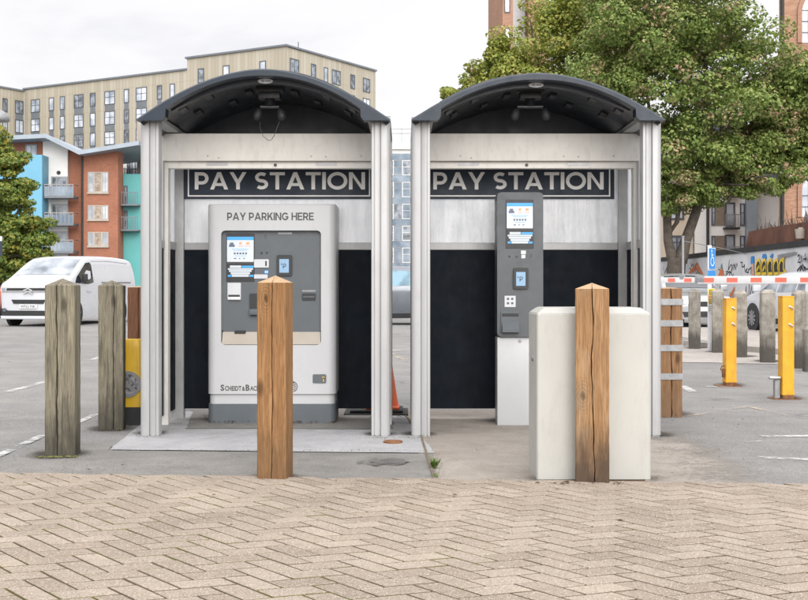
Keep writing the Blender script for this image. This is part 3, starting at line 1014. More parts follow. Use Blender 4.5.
# ------------------------------------------------------------------ screens
def screen(parent, x0, x1, z0, z1, y, seed):
    """ticket machine touch screen: frame, page, keyboard"""
    w, h = x1 - x0, z1 - z0
    b = BM(); prism(b, rrect(x0, x1, z0, z1, .004, 3), 'y', y, y - .006); fr = obj('screen', b, M['black'], parent)
    P = lambda u, v, o: (x0 + u * w, y - .0068 - o, z0 + v * h)
    q = lambda a, c, e, f: [(a, c), (e, c), (e, f), (a, f)]

    def lay(name, quads, mat, o):
        b = BM()
        for s in quads: poly(b, s, P, o)
        letters(name, b, mat, fr)
    lay('screen_page', [q(.03, .41, .97, .9)], M['scr_page'], 0)
    lay('screen_header', [q(.03, .86, .97, .93)], M['scr_blue'], .0006)
    lay('screen_footer', [q(.03, .375, .97, .408)], M['ink'], .0006)
    lay('screen_button', [q(.55, .285, .97, .33)], M['scr_blue'], .0006)
    lay('screen_key', [q(.13, .285, .53, .335), q(.06, .245, .95, .278), q(.1, .2, .9, .24), q(.16, .15, .84, .195), q(.2, .1, .8, .146)], M['scr_key'], .0012)
    lay('screen_button', [q(.06, .1, .18, .14), q(.82, .1, .96, .14)], M['scr_blue'], .0012)
    rr = random.Random(seed)
    lay('screen_icon', [q(.1, .72, .3, .77), q(.13, .77, .26, .81)] + [q(.27 + k * .1, .565, .335 + k * .1, .605) for k in range(5)] + [q(.27, .47, .36, .49), q(.45, .47, .5, .49), q(.6, .47, .66, .49)], M['scr_dark'], .0012)
    lay('screen_line', [q(.2, .67, .8, .678), q(.26, .64, .74, .647), q(.3, .53, .72, .537)], M['scr_blue'], .0014)
    lay('screen_logo', [q(.46, .77, .55, .82), q(.7, .77, .82, .82), q(.43, .73, .6, .742), q(.66, .73, .86, .742)], M['scr_orange'], .0012)
    return fr


def lit(name, col, e):
    t = newmat(name)
    n = t.noise(t.coord('World'), 12, 3)
    cc = t.ramp(n, [(.3, tuple(c * .94 for c in col)), (.7, col)])
    return t.out(t.principled(cc, .25, 0, .4, None, **{'Emission Color': cc, 'Emission Strength': e}))


M['scr_page'] = lit('screen_white', (.5, .54, .6), .22)
M['scr_blue'] = lit('screen_blue', (.05, .28, .62), .3)
M['scr_key'] = lit('screen_keys', (.45, .49, .52), .2)
M['scr_dark'] = lit('screen_text', (.1, .13, .18), .05)
M['scr_orange'] = lit('screen_orange', (.62, .3, .15), .2)
M['scr_pay'] = lit('terminal_screen', (.2, .32, .45), .25)


def card_reader(parent, x0, x1, z0, z1, y):
    b = BM(); prism(b, rrect(x0, x1, z0, z1, .014, 4), 'y', y, y - .022); r = obj('card_reader', b, M['black'], parent)
    w, h = x1 - x0, z1 - z0
    b = BM(); poly(b, rrect(x0 + .18 * w, x1 - .2 * w, z0 + .15 * h, z1 - .2 * h, .003, 2), lambda u, v, o: (u, y - .0228, v), 0); letters('reader_screen', b, M['scr_pay'], r)
    cx, cz = (x0 + x1) / 2 - .003, z0 + .47 * h
    b = BM(); pl = lambda u, v, o: (cx + u, y - .0236, cz + v)
    s = h * .1
    ribbon(b, [(-.3 * s, -1.2 * s), (-.3 * s, 1 * s), (.5 * s, 1 * s), (1 * s, .4 * s), (.5 * s, -.3 * s), (-.3 * s, -.3 * s)], .35 * s, pl, 0)
    poly(b, ellipse(-1.2 * s, .9 * s, .3 * s, .3 * s, 10), pl, 0)
    letters('reader_glyph', b, M['black'], r)
    return r


def contactless(parent, cx, cz, y, s):
    b = BM(); pl = front(cx, y, cz)
    for k in range(4): ribbon(b, ellipse(-s * .6, 0, s * (.3 + .3 * k), s * (.35 + .3 * k), 8, -48, 48), s * .11, pl, .0003 * k)
    letters('contactless_mark', b, M['ink'], parent)


# ------------------------------------------------------------------ wide pay machine
md = 9.57
kx = md / F
mach = thing('pay_machine', 'wide white pay machine with grey control panel and screen', 'pay machine', (X(271.5, md), md, 0))


def mx(px): return (px - 271.5) * kx
def mz(py): return EYE + (HZ - py) * kx


def machine():
    W = mx(336) ; y0 = 0.0; dep = .5
    zt, zb = mz(204), mz(394)
    # shell front plate with a rounded opening, built as a ring
    ox0, ox1, oz0, oz1 = mx(221), mx(321), mz(345), mz(230.5)
    inner = rrect(ox0, ox1, oz0, oz1, .035, 6)
    bm = BM()
    # body plan with rounded front corners
    rc = .07
    plan = [(-W, dep), (-W, rc)] + [(-W + rc + rc * cos(R(180 + 90 * i / 8)), rc + rc * sin(R(180 + 90 * i / 8))) for i in range(1, 8)] + [(-W + rc, 0)]
    plan2 = plan + [(-x, y) for x, y in plan[::-1]]
    L1 = [bm.verts.new((x, y, zb)) for x, y in plan2]; L2 = [bm.verts.new((x, y, zt - .012)) for x, y in plan2]
    L3 = [bm.verts.new((x * .99, .008 + y * .985, zt)) for x, y in plan2]
    n = len(plan2); h = len(plan)
    for i in range(n):
        j = (i + 1) % n
        if i == h - 1:
            continue  # front plane gets the opening
        bm.faces.new((L1[i], L1[j], L2[j], L2[i]))
    for i in range(n):
        j = (i + 1) % n; bm.faces.new((L2[i], L2[j], L3[j], L3[i]))
    bm.faces.new(L3); bm.faces.new(L1)
    # front ring (opening)
    I0 = [bm.verts.new((x, 0, z)) for x, z in inner]
    I1 = [bm.verts.new((x + (.004 if x > 0 else -.004) * 0, .055, z)) for x, z in inner]
    m = len(inner)
    for i in range(m): bm.faces.new((I0[i], I0[(i + 1) % m], I1[(i + 1) % m], I1[i]))
    A, B = L1[h - 1], L1[h]; C2, D2 = L2[h], L2[h - 1]
    # corners of the rounded rect start: 0: right-top arc, then left-top, left-bottom, right-bottom
    q = m // 4
    rt, lt, lb, rb = list(range(0, q)), list(range(q, 2 * q)), list(range(2 * q, 3 * q)), list(range(3 * q, 4 * q))

    def fan(c, idx):
        for a, b2 in zip(idx[:-1], idx[1:]): bm.faces.new((c, I0[a], I0[b2]))
    fan(C2, rt); fan(D2, lt); fan(A, lb); fan(B, rb)
    bm.faces.new((C2, D2, I0[lt[0]], I0[rt[-1]])); bm.faces.new((D2, A, I0[lb[0]], I0[lt[-1]]))
    bm.faces.new((A, B, I0[rb[0]], I0[lb[-1]])); bm.faces.new((B, C2, I0[rt[0]], I0[rb[-1]]))
    obj('body', bm, M['white'], mach, 30)
    # recessed body foot and plinth
    b = BM(); prism(b, rrect(-W + .012, W - .012, .02, dep - .02, .06, 6), 'z', mz(404), zb - .001); obj('lower_skirt', b, M['white'], mach, 30)
    b = BM(); prism(b, rrect(-W + .004, W - .004, .005, dep, .055, 6), 'z', 0, mz(404)); obj('plinth', b, M['plinth'], mach, 30)
    # control panel
    y = .05
    pz0 = mz(332)
    b = BM(); prism(b, rrect(ox0, ox1, pz0 - .002, oz1, .03, 5), 'y', y, y + .01); pan = obj('control_panel', b, M['slate'], mach)
    b = BM(); prism(b, [(.0495, pz0 - .001), (.0495, oz0 - .0), (.004, oz0 + .004), (.006, oz0 + .008)], 'x', ox0 + .006, ox1 - .006); obj('sill', b, M['tan_sill'], mach)
    b = BM(); box(b, mx(234), mx(245), .03, .049, mz(333.6), mz(330.8), .003, 1); obj('sill_catch', b, M['black'], mach)
    # seams
    b = BM(); P = lambda u, v, o: (u, y - .0009, v)
    for px in (271.2, 297): poly(b, [(mx(px), pz0), (mx(px) + .003, pz0), (mx(px) + .003, oz1 - .006), (mx(px), oz1 - .006)], P, 0)
    poly(b, [(mx(297) + .003, mz(287.2)), (mx(320.5), mz(287.2)), (mx(320.5), mz(286.8)), (mx(297) + .003, mz(286.8))], P, 0)
    letters('panel_seam', b, M['plinth'], pan)
    screen(pan, mx(225.4), mx(253.8), mz(281.6), mz(233.2), y, 1)
    card_reader(pan, mx(276.2), mx(291.6), mz(275.8), mz(254.8), y)
    contactless(pan, mx(264), mz(236.5), y - .001, .022)
    b = BM(); cyl(b, (mx(260.8), y - .003, mz(252.8)), .009, .008, 'y', 14); cyl(b, (mx(266.2), y - .003, mz(252.5)), .008, .008, 'y', 14); obj('sensor', b, M['black'], pan)
    # coin entry plate
    b = BM(); prism(b, rrect(mx(253.4), mx(268.2), mz(267.5), mz(259.2), .006, 3), 'y', y, y - .009); cp = obj('coin_plate', b, M['silver_lbl'], pan)
    b = BM(); prism(b, rrect(mx(264.6), mx(266.2), mz(266), mz(260.8), .004, 3), 'y', y - .0095, y - .0105); obj('coin_slot', b, M['black'], cp)
    b = BM(); prism(b, rrect(mx(253.4), mx(267), mz(278.6), mz(274.4), .004, 3), 'y', y, y - .009); obj('note_plate', b, M['silver_lbl'], pan)
    b = BM(); box(b, mx(263.6), mx(267.8), y - .003, y - .0005, mz(273.8), mz(270)); lb_ = obj('icon_label', b, M['blue_sign'], pan)
    b = BM(); box(b, mx(264.3), mx(265.6), y - .004, y - .0032, mz(273), mz(270.8)); box(b, mx(266.1), mx(267.2), y - .004, y - .0032, mz(273), mz(270.8)); obj('icon_mark', b, M['sign_white'], lb_)
    # ticket issue
    b = BM(); prism(b, rrect(mx(226.8), mx(240.2), mz(300.2), mz(282.8), .006, 3), 'y', y, y - .012); tp = obj('ticket_plate', b, M['silver_lbl'], pan)
    b = BM(); box(b, mx(227.6), mx(239.2), y - .014, y - .0125, mz(296.8), mz(294.8)); obj('ticket_slot', b, M['black'], tp)
    b = BM(); box(b, mx(227.2), mx(239.8), y - .028, y - .0125, mz(299.8), mz(297), .004, 2); obj('ticket_lip', b, M['sign_white'], tp)
    # coin return cup (mostly behind the timber bollard)
    b = BM(); prism(b, rrect(mx(249), mx(276), mz(316), mz(293.5), .01, 3), 'y', y, y - .02); cu = obj('return_cup', b, M['black'], pan)
    b = BM(); box(b, mx(249), mx(276), y - .05, y - .021, mz(315), mz(309), .006, 2); obj('cup_lip', b, M['plinth'], cu)
    # labels and card slot on the right
    b = BM(); box(b, mx(277.5), mx(291.2), y - .002, y - .0005, mz(234), mz(232.2)); obj('label_strip', b, M['steel'], pan)
    b = BM(); box(b, mx(301.8), mx(315.2), y - .002, y - .0005, mz(291.7), mz(290.2)); obj('label_strip', b, M['steel'], pan)
    b = BM(); prism(b, rrect(mx(301.6), mx(315.2), mz(300.2), mz(293.4), .005, 3), 'y', y, y - .012); ns = obj('card_slot', b, M['black'], pan)
    b = BM(); box(b, mx(302.6), mx(314.2), y - .0135, y - .0125, mz(297.4), mz(296.2)); obj('slot_mouth', b, M['slate'], ns)
    # lettering on the shell
    letters('lettering', big_text('PAY PARKING HERE', .064, .722, front(mx(270.5), -.0012, mz(220.3))), M['ink'], mach)
    x = mx(220.5)
    for t, cap, wd in (('S', .052, .032), ('CHEIDT', .041, .138), ('&', .036, .026), ('B', .052, .033), ('ACHMANN', .041, .19)):
        letters('maker_lettering', small_text(t, cap, front(x, -.0012, mz(390.8)), wd, .03, 'l'), M['ink'], mach); x += wd + .0045
    b = BM(); cx, cz = mx(291.8), mz(386.6); pl = front(cx, -.0012, cz)
    ribbon(b, ellipse(0, 0, .046, .044, 28), .006, pl, 0, True)
    for k in range(5):
        h_ = -.028 + .015 * k; w_ = sqrt(max(0, .043 ** 2 - h_ ** 2))
        ribbon(b, [(-w_ + .02 * abs(k - 2), h_), (0, h_ + .008), (w_ - .004, h_)], .0065, pl, .0004)
    letters('emblem', b, M['ink'], mach)
    b = BM(); prism(b, rrect(mx(312.8), mx(326.2), mz(383), mz(374.2), .01, 4), 'y', -.0005, -.008); lk = obj('lock_plate', b, M['plinth'], mach)
    b = BM(); cyl(b, (mx(323.4), -.011, mz(377.5)), .011, .006, 'y', 14); box(b, mx(323), mx(324.2), -.014, -.009, mz(381.6), mz(377.5)); obj('lock_cylinder', b, M['brass'], lk)


machine()

# ------------------------------------------------------------------ slim terminal
td = 9.47
tk = td / F
term = thing('payment_terminal', 'slim grey payment terminal on a white pedestal', 'payment terminal', (X(520, td), td, 0))


def tx(px): return (px - 520) * tk
def tz(py): return EYE + (HZ - py) * tk


def terminal():
    y = 0
    b = BM(); prism(b, rrect(tx(497.2), tx(543.2), tz(337), tz(192.3), .03, 5), 'y', .0, .26)
    bmesh.ops.bevel(b, geom=[e for e in b.edges if all(abs(v.co.y) < 1e-5 for v in e.verts)], offset=.008, segments=2, affect='EDGES')
    h = obj('housing', b, M['slate2'], term, 30)
    b = BM(); box(b, tx(497.6), tx(542.6), .03, .26, 0, tz(337.3), .008, 2); pe = obj('pedestal', b, M['white'], term)
    b = BM(); cyl(b, (tx(520.2), .027, tz(341)), .012, .01, 'y', 16); obj('pedestal_lock', b, M['steel'], pe)
    screen(h, tx(505.9), tx(533.6), tz(248.4), tz(199.6), y, 2)
    b = BM(); cyl(b, (tx(509.4), y - .002, tz(256.6)), .009, .006, 'y', 14); cyl(b, (tx(516.6), y - .002, tz(256.6)), .008, .006, 'y', 14); obj('sensor', b, M['black'], h)
    b = BM(); box(b, tx(521.4), tx(525.3), y - .003, y - .0005, tz(258.3), tz(254.8)); box(b, tx(521.0), tx(525.8), y - .003, y - .0005, tz(254.2), tz(250.6)); obj('label_strip', b, M['sign_white'], h)
    contactless(h, tx(530.6), tz(256), y - .001, .02)
    card_reader(h, tx(513.2), tx(528.2), tz(289), tz(267.8), y)
    b = BM(); box(b, tx(504.6), tx(515.6), y - .003, y - .0005, tz(307), tz(295.8)); lb_ = obj('instruction_label', b, M['silver_lbl'], h)
    b = BM(); pl = lambda u, v, o: (tx(510.1) + u, y - .0038, tz(301.4) + v)
    for a, c in ((-.027, .012), (.008, .012), (-.027, -.024), (.008, -.024)): poly(b, [(a, c), (a + .019, c), (a + .019, c + .018), (a, c + .018)], pl, 0)
    letters('label_mark', b, M['plinth'], lb_)
    b = BM(); prism(b, rrect(tx(501), tx(519.4), tz(333), tz(310.8), .008, 3), 'y', y, y - .014); tk_ = obj('ticket_slot', b, M['plinth'], h)
    b = BM(); box(b, tx(502), tx(518.4), y - .017, y - .0145, tz(316.4), tz(313.4), .001, 1); obj('slot_mouth', b, M['black'], tk_)
    b = BM(); prism(b, [(y - .0145, tz(322)), (y - .055, tz(329)), (y - .055, tz(332)), (y - .0145, tz(332.6))], 'x', tx(502), tx(518.6)); obj('ticket_tray', b, M['slate'], tk_)


terminal()

# ------------------------------------------------------------------ cream cabinet
cd = 6.81
cab = thing('metal_cabinet', 'plain cream metal cabinet with chamfered edges behind a timber bollard', 'cabinet', (X(594, cd), cd, 0))
wC = X(651, cd) - X(594, cd)
b = BM(); c_ = .05; h_ = 1.028
P0 = [(-wC, .008), (-wC + .008, 0), (wC - .012, 0), (wC, .012), (wC, .44), (-wC, .44)]
L1 = [b.verts.new((x, y, 0)) for x, y in P0]; L2 = [b.verts.new((x, y, h_ - .034)) for x, y in P0]
P1 = [(-wC + .045, c_ + .008), (-wC + .053, c_), (wC - .05, c_), (wC - .045, c_ + .005), (wC - .045, .39), (-wC + .045, .39)]
L3 = [b.verts.new((x, y, h_)) for x, y in P1]
for A, B in ((L1, L2), (L2, L3)):
    for i in range(6): b.faces.new((A[i], A[(i + 1) % 6], B[(i + 1) % 6], B[i]))
b.faces.new(L3); b.faces.new(L1)
bmesh.ops.bevel(b, geom=[e for e in b.edges if all(v.co.z > .5 for v in e.verts)], offset=.005, segments=2, affect='EDGES')
obj('body', b, M['cabinet'], cab, 25)
b = BM(); poly(b, [(-.12, .002), (.3, .002), (.305, .014), (-.12, .012)], front(0, -.0015, 0), 0); letters('base_stain', b, M['leaf_litter'], cab)
b = BM(); cyl(b, (-wC - .004, .21, .72), .02, .012, 'x', 16); obj('lock', b, M['steel'], cab)

# ------------------------------------------------------------------ yellow plastic bollard, cone, foot block
bd = D(425.5)
yb = thing('plastic_bollard', 'yellow plastic bollard with a worn round sign face', 'bollard', (X(127, bd), bd + .1, 0))
b = BM(); prism(b, rrect(-.125, .125, -.09, .09, .03, 4), 'z', 0, .15); obj('base', b, M['trim'], yb, 30)
b = BM(); pts = rrect(-.118, .118, -.085, .085, .03, 4)
rg = [[b.verts.new((x * s, y * s, z)) for x, y in pts] for z, s in ((.1505, 1), (.64, .98), (.69, .93), (.71, .8))]
for i in range(3):
    for k in range(len(pts)): b.faces.new((rg[i][k], rg[i][(k + 1) % len(pts)], rg[i + 1][(k + 1) % len(pts)], rg[i + 1][k]))
b.faces.new(rg[0]); b.faces.new(rg[3])
obj('body', b, M['yellow_pl'], yb, 40)
b = BM(); prism(b, ellipse(0, .34, .115, .11, 32), 'y', -.084, -.094); sf = obj('sign_face', b, M['steel'], yb)
t = newmat('scuffed_face'); n_ = t.noise(t.coord('World'), 35, 5, .7)
M['scuff'] = t.out(t.principled(t.ramp(n_, [(.42, (.05, .052, .055)), (.58, (.32, .32, .33))]), .6))
b = BM(); poly(b, ellipse(0, .34, .09, .086, 28), lambda u, v, o: (u, -.0948, v), 0); letters('sign_centre', b, M['scuff'], sf)
b = BM(); ribbon(b, [(-.07, .4), (.07, .28)], .03, lambda u, v, o: (u, -.0956, v), 0); letters('sign_bar', b, M['steel'], sf)

cn = 10.42
cone = thing('traffic_cone', 'orange traffic cone half hidden behind the shelter post', 'cone', (X(385, cn), cn, .047))
b = BM(); box(b, -.17, .13, -.16, .16, 0, .025, .01, 2); obj('base', b, M['orange'], cone)
b = BM(); N = 28; prof = [(.125, .0255), (.118, .05), (.028, .64), (.02, .655), (0, .656)]
rg = [[b.verts.new((r_ * cos(2 * PI * k / N), r_ * sin(2 * PI * k / N), z)) for k in range(N)] for r_, z in prof]
for i in range(len(prof) - 1):
    for k in range(N): b.faces.new((rg[i][k], rg[i][(k + 1) % N], rg[i + 1][(k + 1) % N], rg[i + 1][k]))
bmesh.ops.remove_doubles(b, verts=b.verts[:], dist=.0005)
obj('body', b, M['orange'], cone, 40)
b = BM(); box(b, X(345, cn), X(408, cn), cn - .25, cn + .25, .0, .022, .008, 2); box(b, X(351, cn), X(403, cn), cn - .21, cn + .21, .022, .046, .008, 2)
tag(obj('rubber_foot_block', b, M['rubber']), 'flat black rubber block on the ground underneath the traffic cone', 'rubber block')


# ------------------------------------------------------------------ yellow parking posts
def parking_post(px, py, h, label, lock):
    d = D(py)
    r = thing('parking_post', label, 'parking post', (X(px, d), d + .06, 0), R(4), 'yellow fold down parking posts')
    a = .062
    b = BM(); prism(b, rrect(-a, a, -a, a, .008, 3), 'z', .045, h)
    p = obj('post', b, M['yellow'], r, 30)
    b = BM(); prism(b, rrect(-a - .004, a + .004, -a - .004, a + .004, .01, 3), 'z', h, h + .008); obj('cap', b, M['yellow'], p)
    b = BM(); box(b, -.06, .06, -.06, .06, 0, .045); box(b, -.15, .12, -.09, .12, 0, .008); obj('foot', b, M['rust'], r)
    b = BM(); prism(b, rrect(-a - .003, a + .003, -a - .003, a + .003, .008, 3), 'z', .05, .075); obj('collar', b, M['yellow'], p)
    for z in (h - .1, h - .28):
        b = BM(); tube(b, [(.012, -a - .001, z), (.012, -a - .02, z), (.032, -a - .022, z - .012), (.036, -a - .012, z - .03)], .006, 8); cyl(b, (.012, -a - .003, z), .014, .006, 'y', 14)
        obj('hasp', b, M['chrome'], p)
    if lock == 'bracket':
        b = BM(); box(b, -.125, -.066, -.02, .03, .008, .2, .004, 1); obj('bracket', b, M['steel'], r)
        b = BM(); box(b, -.19, -.07, -.05, .0, .202, .235, .012, 3); obj('padlock', b, M['chrome'], r)
    else:
        b = BM(); box(b, -.085, -.064, -.03, .02, .1, .2, .005, 2); tube(b, [(-.1, -.03, .17), (-.115, -.03, .2), (-.1, -.03, .23), (-.07, -.03, .235)], .008, 8); obj('padlock', b, M['rust'], r)


parking_post(731, 386.5, 1.0, 'yellow parking post with a rusty padlock, nearer the banded timber pier', 'rusty')
parking_post(788, 399.5, 1.04, 'yellow parking post with a shiny padlock on a grey bracket', 'bracket')


# ------------------------------------------------------------------ concrete posts
def conc_bm(w, h, seed):
    r = random.Random(seed); b = BM(); a = w / 2; c = .02; n = 12; rings = []
    P = [(-a, -a + c), (-a + c, -a), (a - c, -a), (a, -a + c), (a, a - c), (a - c, a), (-a + c, a), (-a, a - c)]
    for i in range(n + 1):
        z = h * i / n; rings.append([b.verts.new((x + r.uniform(-.004, .004), y + r.uniform(-.004, .004), z)) for x, y in P])
    rings.append([b.verts.new((x * .55, y * .55, h + .05)) for x, y in P])
    for i in range(n + 1):
        for k in range(8): b.faces.new((rings[i][k], rings[i][(k + 1) % 8], rings[i + 1][(k + 1) % 8], rings[i + 1][k]))
    b.faces.new(rings[0]); b.faces.new(rings[-1])
    return b


for i, (px, py, lab) in enumerate(((696, 349.2, 'weathered concrete post beside the banded timber pier'), (719.5, 353, 'weathered concrete post just behind the white foot of the disabled bay sign'),
                                   (742, 357.7, 'weathered concrete post behind the rusty padlocked yellow post'), (769.5, 363, 'weathered concrete post between the two yellow parking posts'),
                                   (802.5, 368.5, 'largest weathered concrete post at the edge, beside the bracketed yellow post'))):
    d = D(py)
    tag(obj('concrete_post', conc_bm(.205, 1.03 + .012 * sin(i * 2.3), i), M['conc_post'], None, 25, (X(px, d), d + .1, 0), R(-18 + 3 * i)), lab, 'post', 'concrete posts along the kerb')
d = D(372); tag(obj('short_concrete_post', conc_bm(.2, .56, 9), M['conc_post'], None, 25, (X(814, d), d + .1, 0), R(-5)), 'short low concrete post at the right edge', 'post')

# ------------------------------------------------------------------ boom barrier
bar = thing('boom_barrier', 'white boom barrier with red reflective rectangles', 'barrier', (0, 0, 0))
ba, bb_ = Vector((X(698, 15.4), 15.4, 0)), Vector((X(985, 13.4), 13.4, 0))
bdir = (bb_ - ba).normalized(); blen = (bb_ - ba).length
bang = math.atan2(bdir.y, bdir.x)
bar.location = (ba.x, ba.y, 1.222); bar.rotation_euler = (0, 0, bang)
b = BM(); box(b, 0, blen, -.03, .03, -.052, .052, .012, 2); bm_ = obj('boom', b, M['bar_white'], bar)
b = BM(); box(b, -.85, .12, -.02, .02, -.036, .036, .006, 2); tip = obj('boom_tip', b, M['bar_white'], bar)
b = BM(); cyl(b, (-.22, 0, .045), .035, .05, 'y', 16); obj('pivot_cap', b, M['steel'], tip)
b = BM(); box(b, -.03, .1, -.035, .035, -.03, .056, .008, 2); obj('joint', b, M['steel'], tip)
s_ = -.43
for (s0, s1, par, hh, yy) in ((-.415, -.315, tip, .026, -.021), (-.185, -.08, tip, .026, -.021)):
    b = BM(); poly(b, [(s0, -hh), (s1, -hh), (s1, hh), (s0, hh)], lambda u, v, o: (u, yy - .0015, v), 0); letters('reflector', b, M['red'], par)
for k in range(9):
    s0 = .085 + .318 * k
    b = BM(); poly(b, [(s0, -.03), (s0 + .145, -.03), (s0 + .145, .03), (s0, .03)], lambda u, v, o: (u, -.0315, v), 0); letters('reflector', b, M['red'], bm_)
b = BM(); box(b, blen - .3, blen + .1, .05, .4, -1.222, .02, .02, 2); hs = obj('barrier_housing', b, M['yellow'], bar)
b = BM(); cyl(b, (blen - .1, .03, 0), .05, .06, 'y', 18); obj('pivot', b, M['steel'], hs)
b = BM(); box(b, -.80, -.72, .03, .09, -1.222, -.09, .004, 1); box(b, -.81, -.71, -.035, .09, -.088, -.04, .004, 1); obj('rest_post', b, M['steel'], bar)

# ------------------------------------------------------------------ disabled bay sign
sd = 19.9
sg = thing('parking_sign', 'blue disabled parking sign over a yellow notice on a white post', 'sign', (X(711, sd), sd, 0), R(52))
b = BM(); box(b, -.035, .035, .0, .05, 0, 1.84, .006, 2); obj('pole', b, M['sign_white'], sg)


def szp(py): return Z(py, sd)


b = BM(); box(b, -.15, .15, -.02, -.003, szp(269.5), szp(247.8), .004, 1); bs = obj('blue_sign', b, M['sign_white'], sg)
b = BM(); poly(b, rrect(-.138, .138, szp(269), szp(248.4), .02, 3), lambda u, v, o: (u, -.0215, v), 0); letters('sign_field', b, M['blue_sign'], bs)
b = BM(); pl = lambda u, v, o: (u, -.0228 - o, szp(258.8) + v)
poly(b, ellipse(-.02, .135, .022, .022, 14), pl, 0)
ribbon(b, [(-.02, .105), (-.015, .02), (.05, .02), (.075, -.075), (.1, -.065)], .026, pl, .0005)
ribbon(b, ellipse(.005, -.05, .07, .07, 18, 120, 350), .022, pl, .001); ribbon(b, [(-.018, .065), (.045, .065)], .02, pl, .0013)
letters('wheelchair_symbol', b, M['sign_white'], bs)
b = BM(); box(b, -.15, .15, -.02, -.003, szp(279), szp(270.6), .004, 1); b2 = obj('lower_plate', b, M['blue_sign'], sg)
b = BM(); box(b, -.16, .16, -.02, -.003, szp(312.5), szp(288.4), .004, 1); nt = obj('notice', b, M['sign_white'], sg)
b = BM(); poly(b, [(-.158, szp(304.2)), (.158, szp(304.2)), (.158, szp(288.6)), (-.158, szp(288.6))], lambda u, v, o: (u, -.0215, v), 0); letters('notice_field', b, M['sign_yellow'], nt)
b = BM(); rr = random.Random(5)
for py in (290.5, 292.2, 294, 299.6, 301.4, 303): 
    u = -.13
    while u < .12:
        w_ = rr.uniform(.025, .07); poly(b, [(u, szp(py + .55)), (min(u + w_, .14), szp(py + .55)), (min(u + w_, .14), szp(py - .4)), (u, szp(py - .4))], lambda u, v, o: (u, -.0228, v), 0); u += w_ + .014
letters('notice_lines', b, M['ink'], nt)
b = BM(); poly(b, [(-.15, szp(297.5)), (.15, szp(297.5)), (.15, szp(296.2)), (-.15, szp(296.2))], lambda u, v, o: (u, -.0228, v), 0); letters('notice_band', b, M['red'], nt)
b = BM()
for py in (306.3, 308.2, 310.2): poly(b, [(-.14, szp(py + .35)), (.13, szp(py + .35)), (.13, szp(py - .35)), (-.14, szp(py - .35))], lambda u, v, o: (u, -.0222, v), 0)
letters('notice_print', b, M['steel'], nt)

b = BM(); d = 34; tube(b, [(X(683, d), d, 0), (X(683, d), d, Z(237, d))], .038, 12); cyl(b, (X(683, d), d, Z(236.6, d)), .05, .04, 'z', 12)
tag(obj('galvanised_pole', b, M['steel']), 'thin galvanised pole rising in front of the graffiti wall by the tree trunk', 'pole')

# ------------------------------------------------------------------ graffiti wall
WX = lambda d: 10.2 + .037 * d
def WD(px): return 10.2 / ((px - CX) / F - .037)


wall = thing('graffiti_wall', 'long white painted wall covered with graffiti under dark coping', 'wall', (0, 0, 0))
t = newmat('painted_wall'); v = t.coord('World')
cc = t.ramp(t.noise(v, .8, 7, .65), [(.35, (.48, .485, .5)), (.65, (.62, .62, .63))])
cc = t.mix(t.ramp(t.noise(t.coord('World', (2, 2, .4)), 2, 7, .7), [(.58, 0.0), (.75, .5)]), cc, (.2, .2, .2))
M['painted_wall'] = t.out(t.principled(cc, .85, 0, .3))
b = BM(); d0, d1 = 14, 75
prism(b, [(WX(d0), d0), (WX(d1), d1), (WX(d1) + .25, d1), (WX(d0) + .25, d0)], 'z', 0, 2.24); obj('wall', b, M['painted_wall'], wall)
b = BM(); prism(b, [(WX(d0) - .05, d0), (WX(d1) - .05, d1), (WX(d1) + .3, d1), (WX(d0) + .3, d0)], 'z', 2.241, 2.42); obj('coping', b, M['coping'], wall)


def wp(px, py, o=0):
    d = WD(px); return (WX(d) - .004 - o, d, Z(py, d))


def spray(name, strokes, mat, w, off=0):
    """spray-painted strokes on the wall, given in wall metres (distance along, height)"""
    b = BM()
    for k, s in enumerate(strokes): ribbon(b, s, w, lambda u, v, o: (WX(u) - .004 - o, u, v), off + .0004 * (k % 8))
    sweep_faces_out(b, (-1, 0, 0))
    return obj(name, b, mat, wall, recalc=False)


def wm(px, py): d = WD(px); return (d, Z(py, d))


def flatpaint(n, c): return plain(n, c, .8, 0, .15, 3)


G = {k: flatpaint('spray_' + k, c) for k, c in dict(black=(.02, .02, .022), grey=(.2, .2, .21), yellow=(.65, .45, .03), blue=(.02, .2, .5), orange=(.55, .16, .06), teal=(.05, .3, .3), pink=(.5, .3, .22), green=(.1, .2, .06)).items()}


def fillp(name, polys, mat, off):
    b = BM()
    for k, p in enumerate(polys): poly(b, [wm(*q) for q in p], lambda u, v, o: (WX(u) - .003 - o, u, v), off + .0005 * k)
    sweep_faces_out(b, (-1, 0, 0)); obj(name, b, mat, wall, recalc=False)


rg_ = random.Random(21)


def scribble(px, py, w, h, n):
    """a hand-style tag in picture measurements on the wall"""
    pts = []
    for i in range(n):
        t_ = i / (n - 1)
        pts.append(wm(px + w * t_ + w * .16 * sin(i * 2.1 + px), py + h * (rg_.random() - .5) + h * .35 * sin(i * 2.6)))
    out = []
    for i in range(len(pts) - 1):
        for s in range(4):
            a = s / 4; out.append((pts[i][0] * (1 - a) + pts[i + 1][0] * a, pts[i][1] * (1 - a) + pts[i + 1][1] * a))
    return out + [pts[-1]]


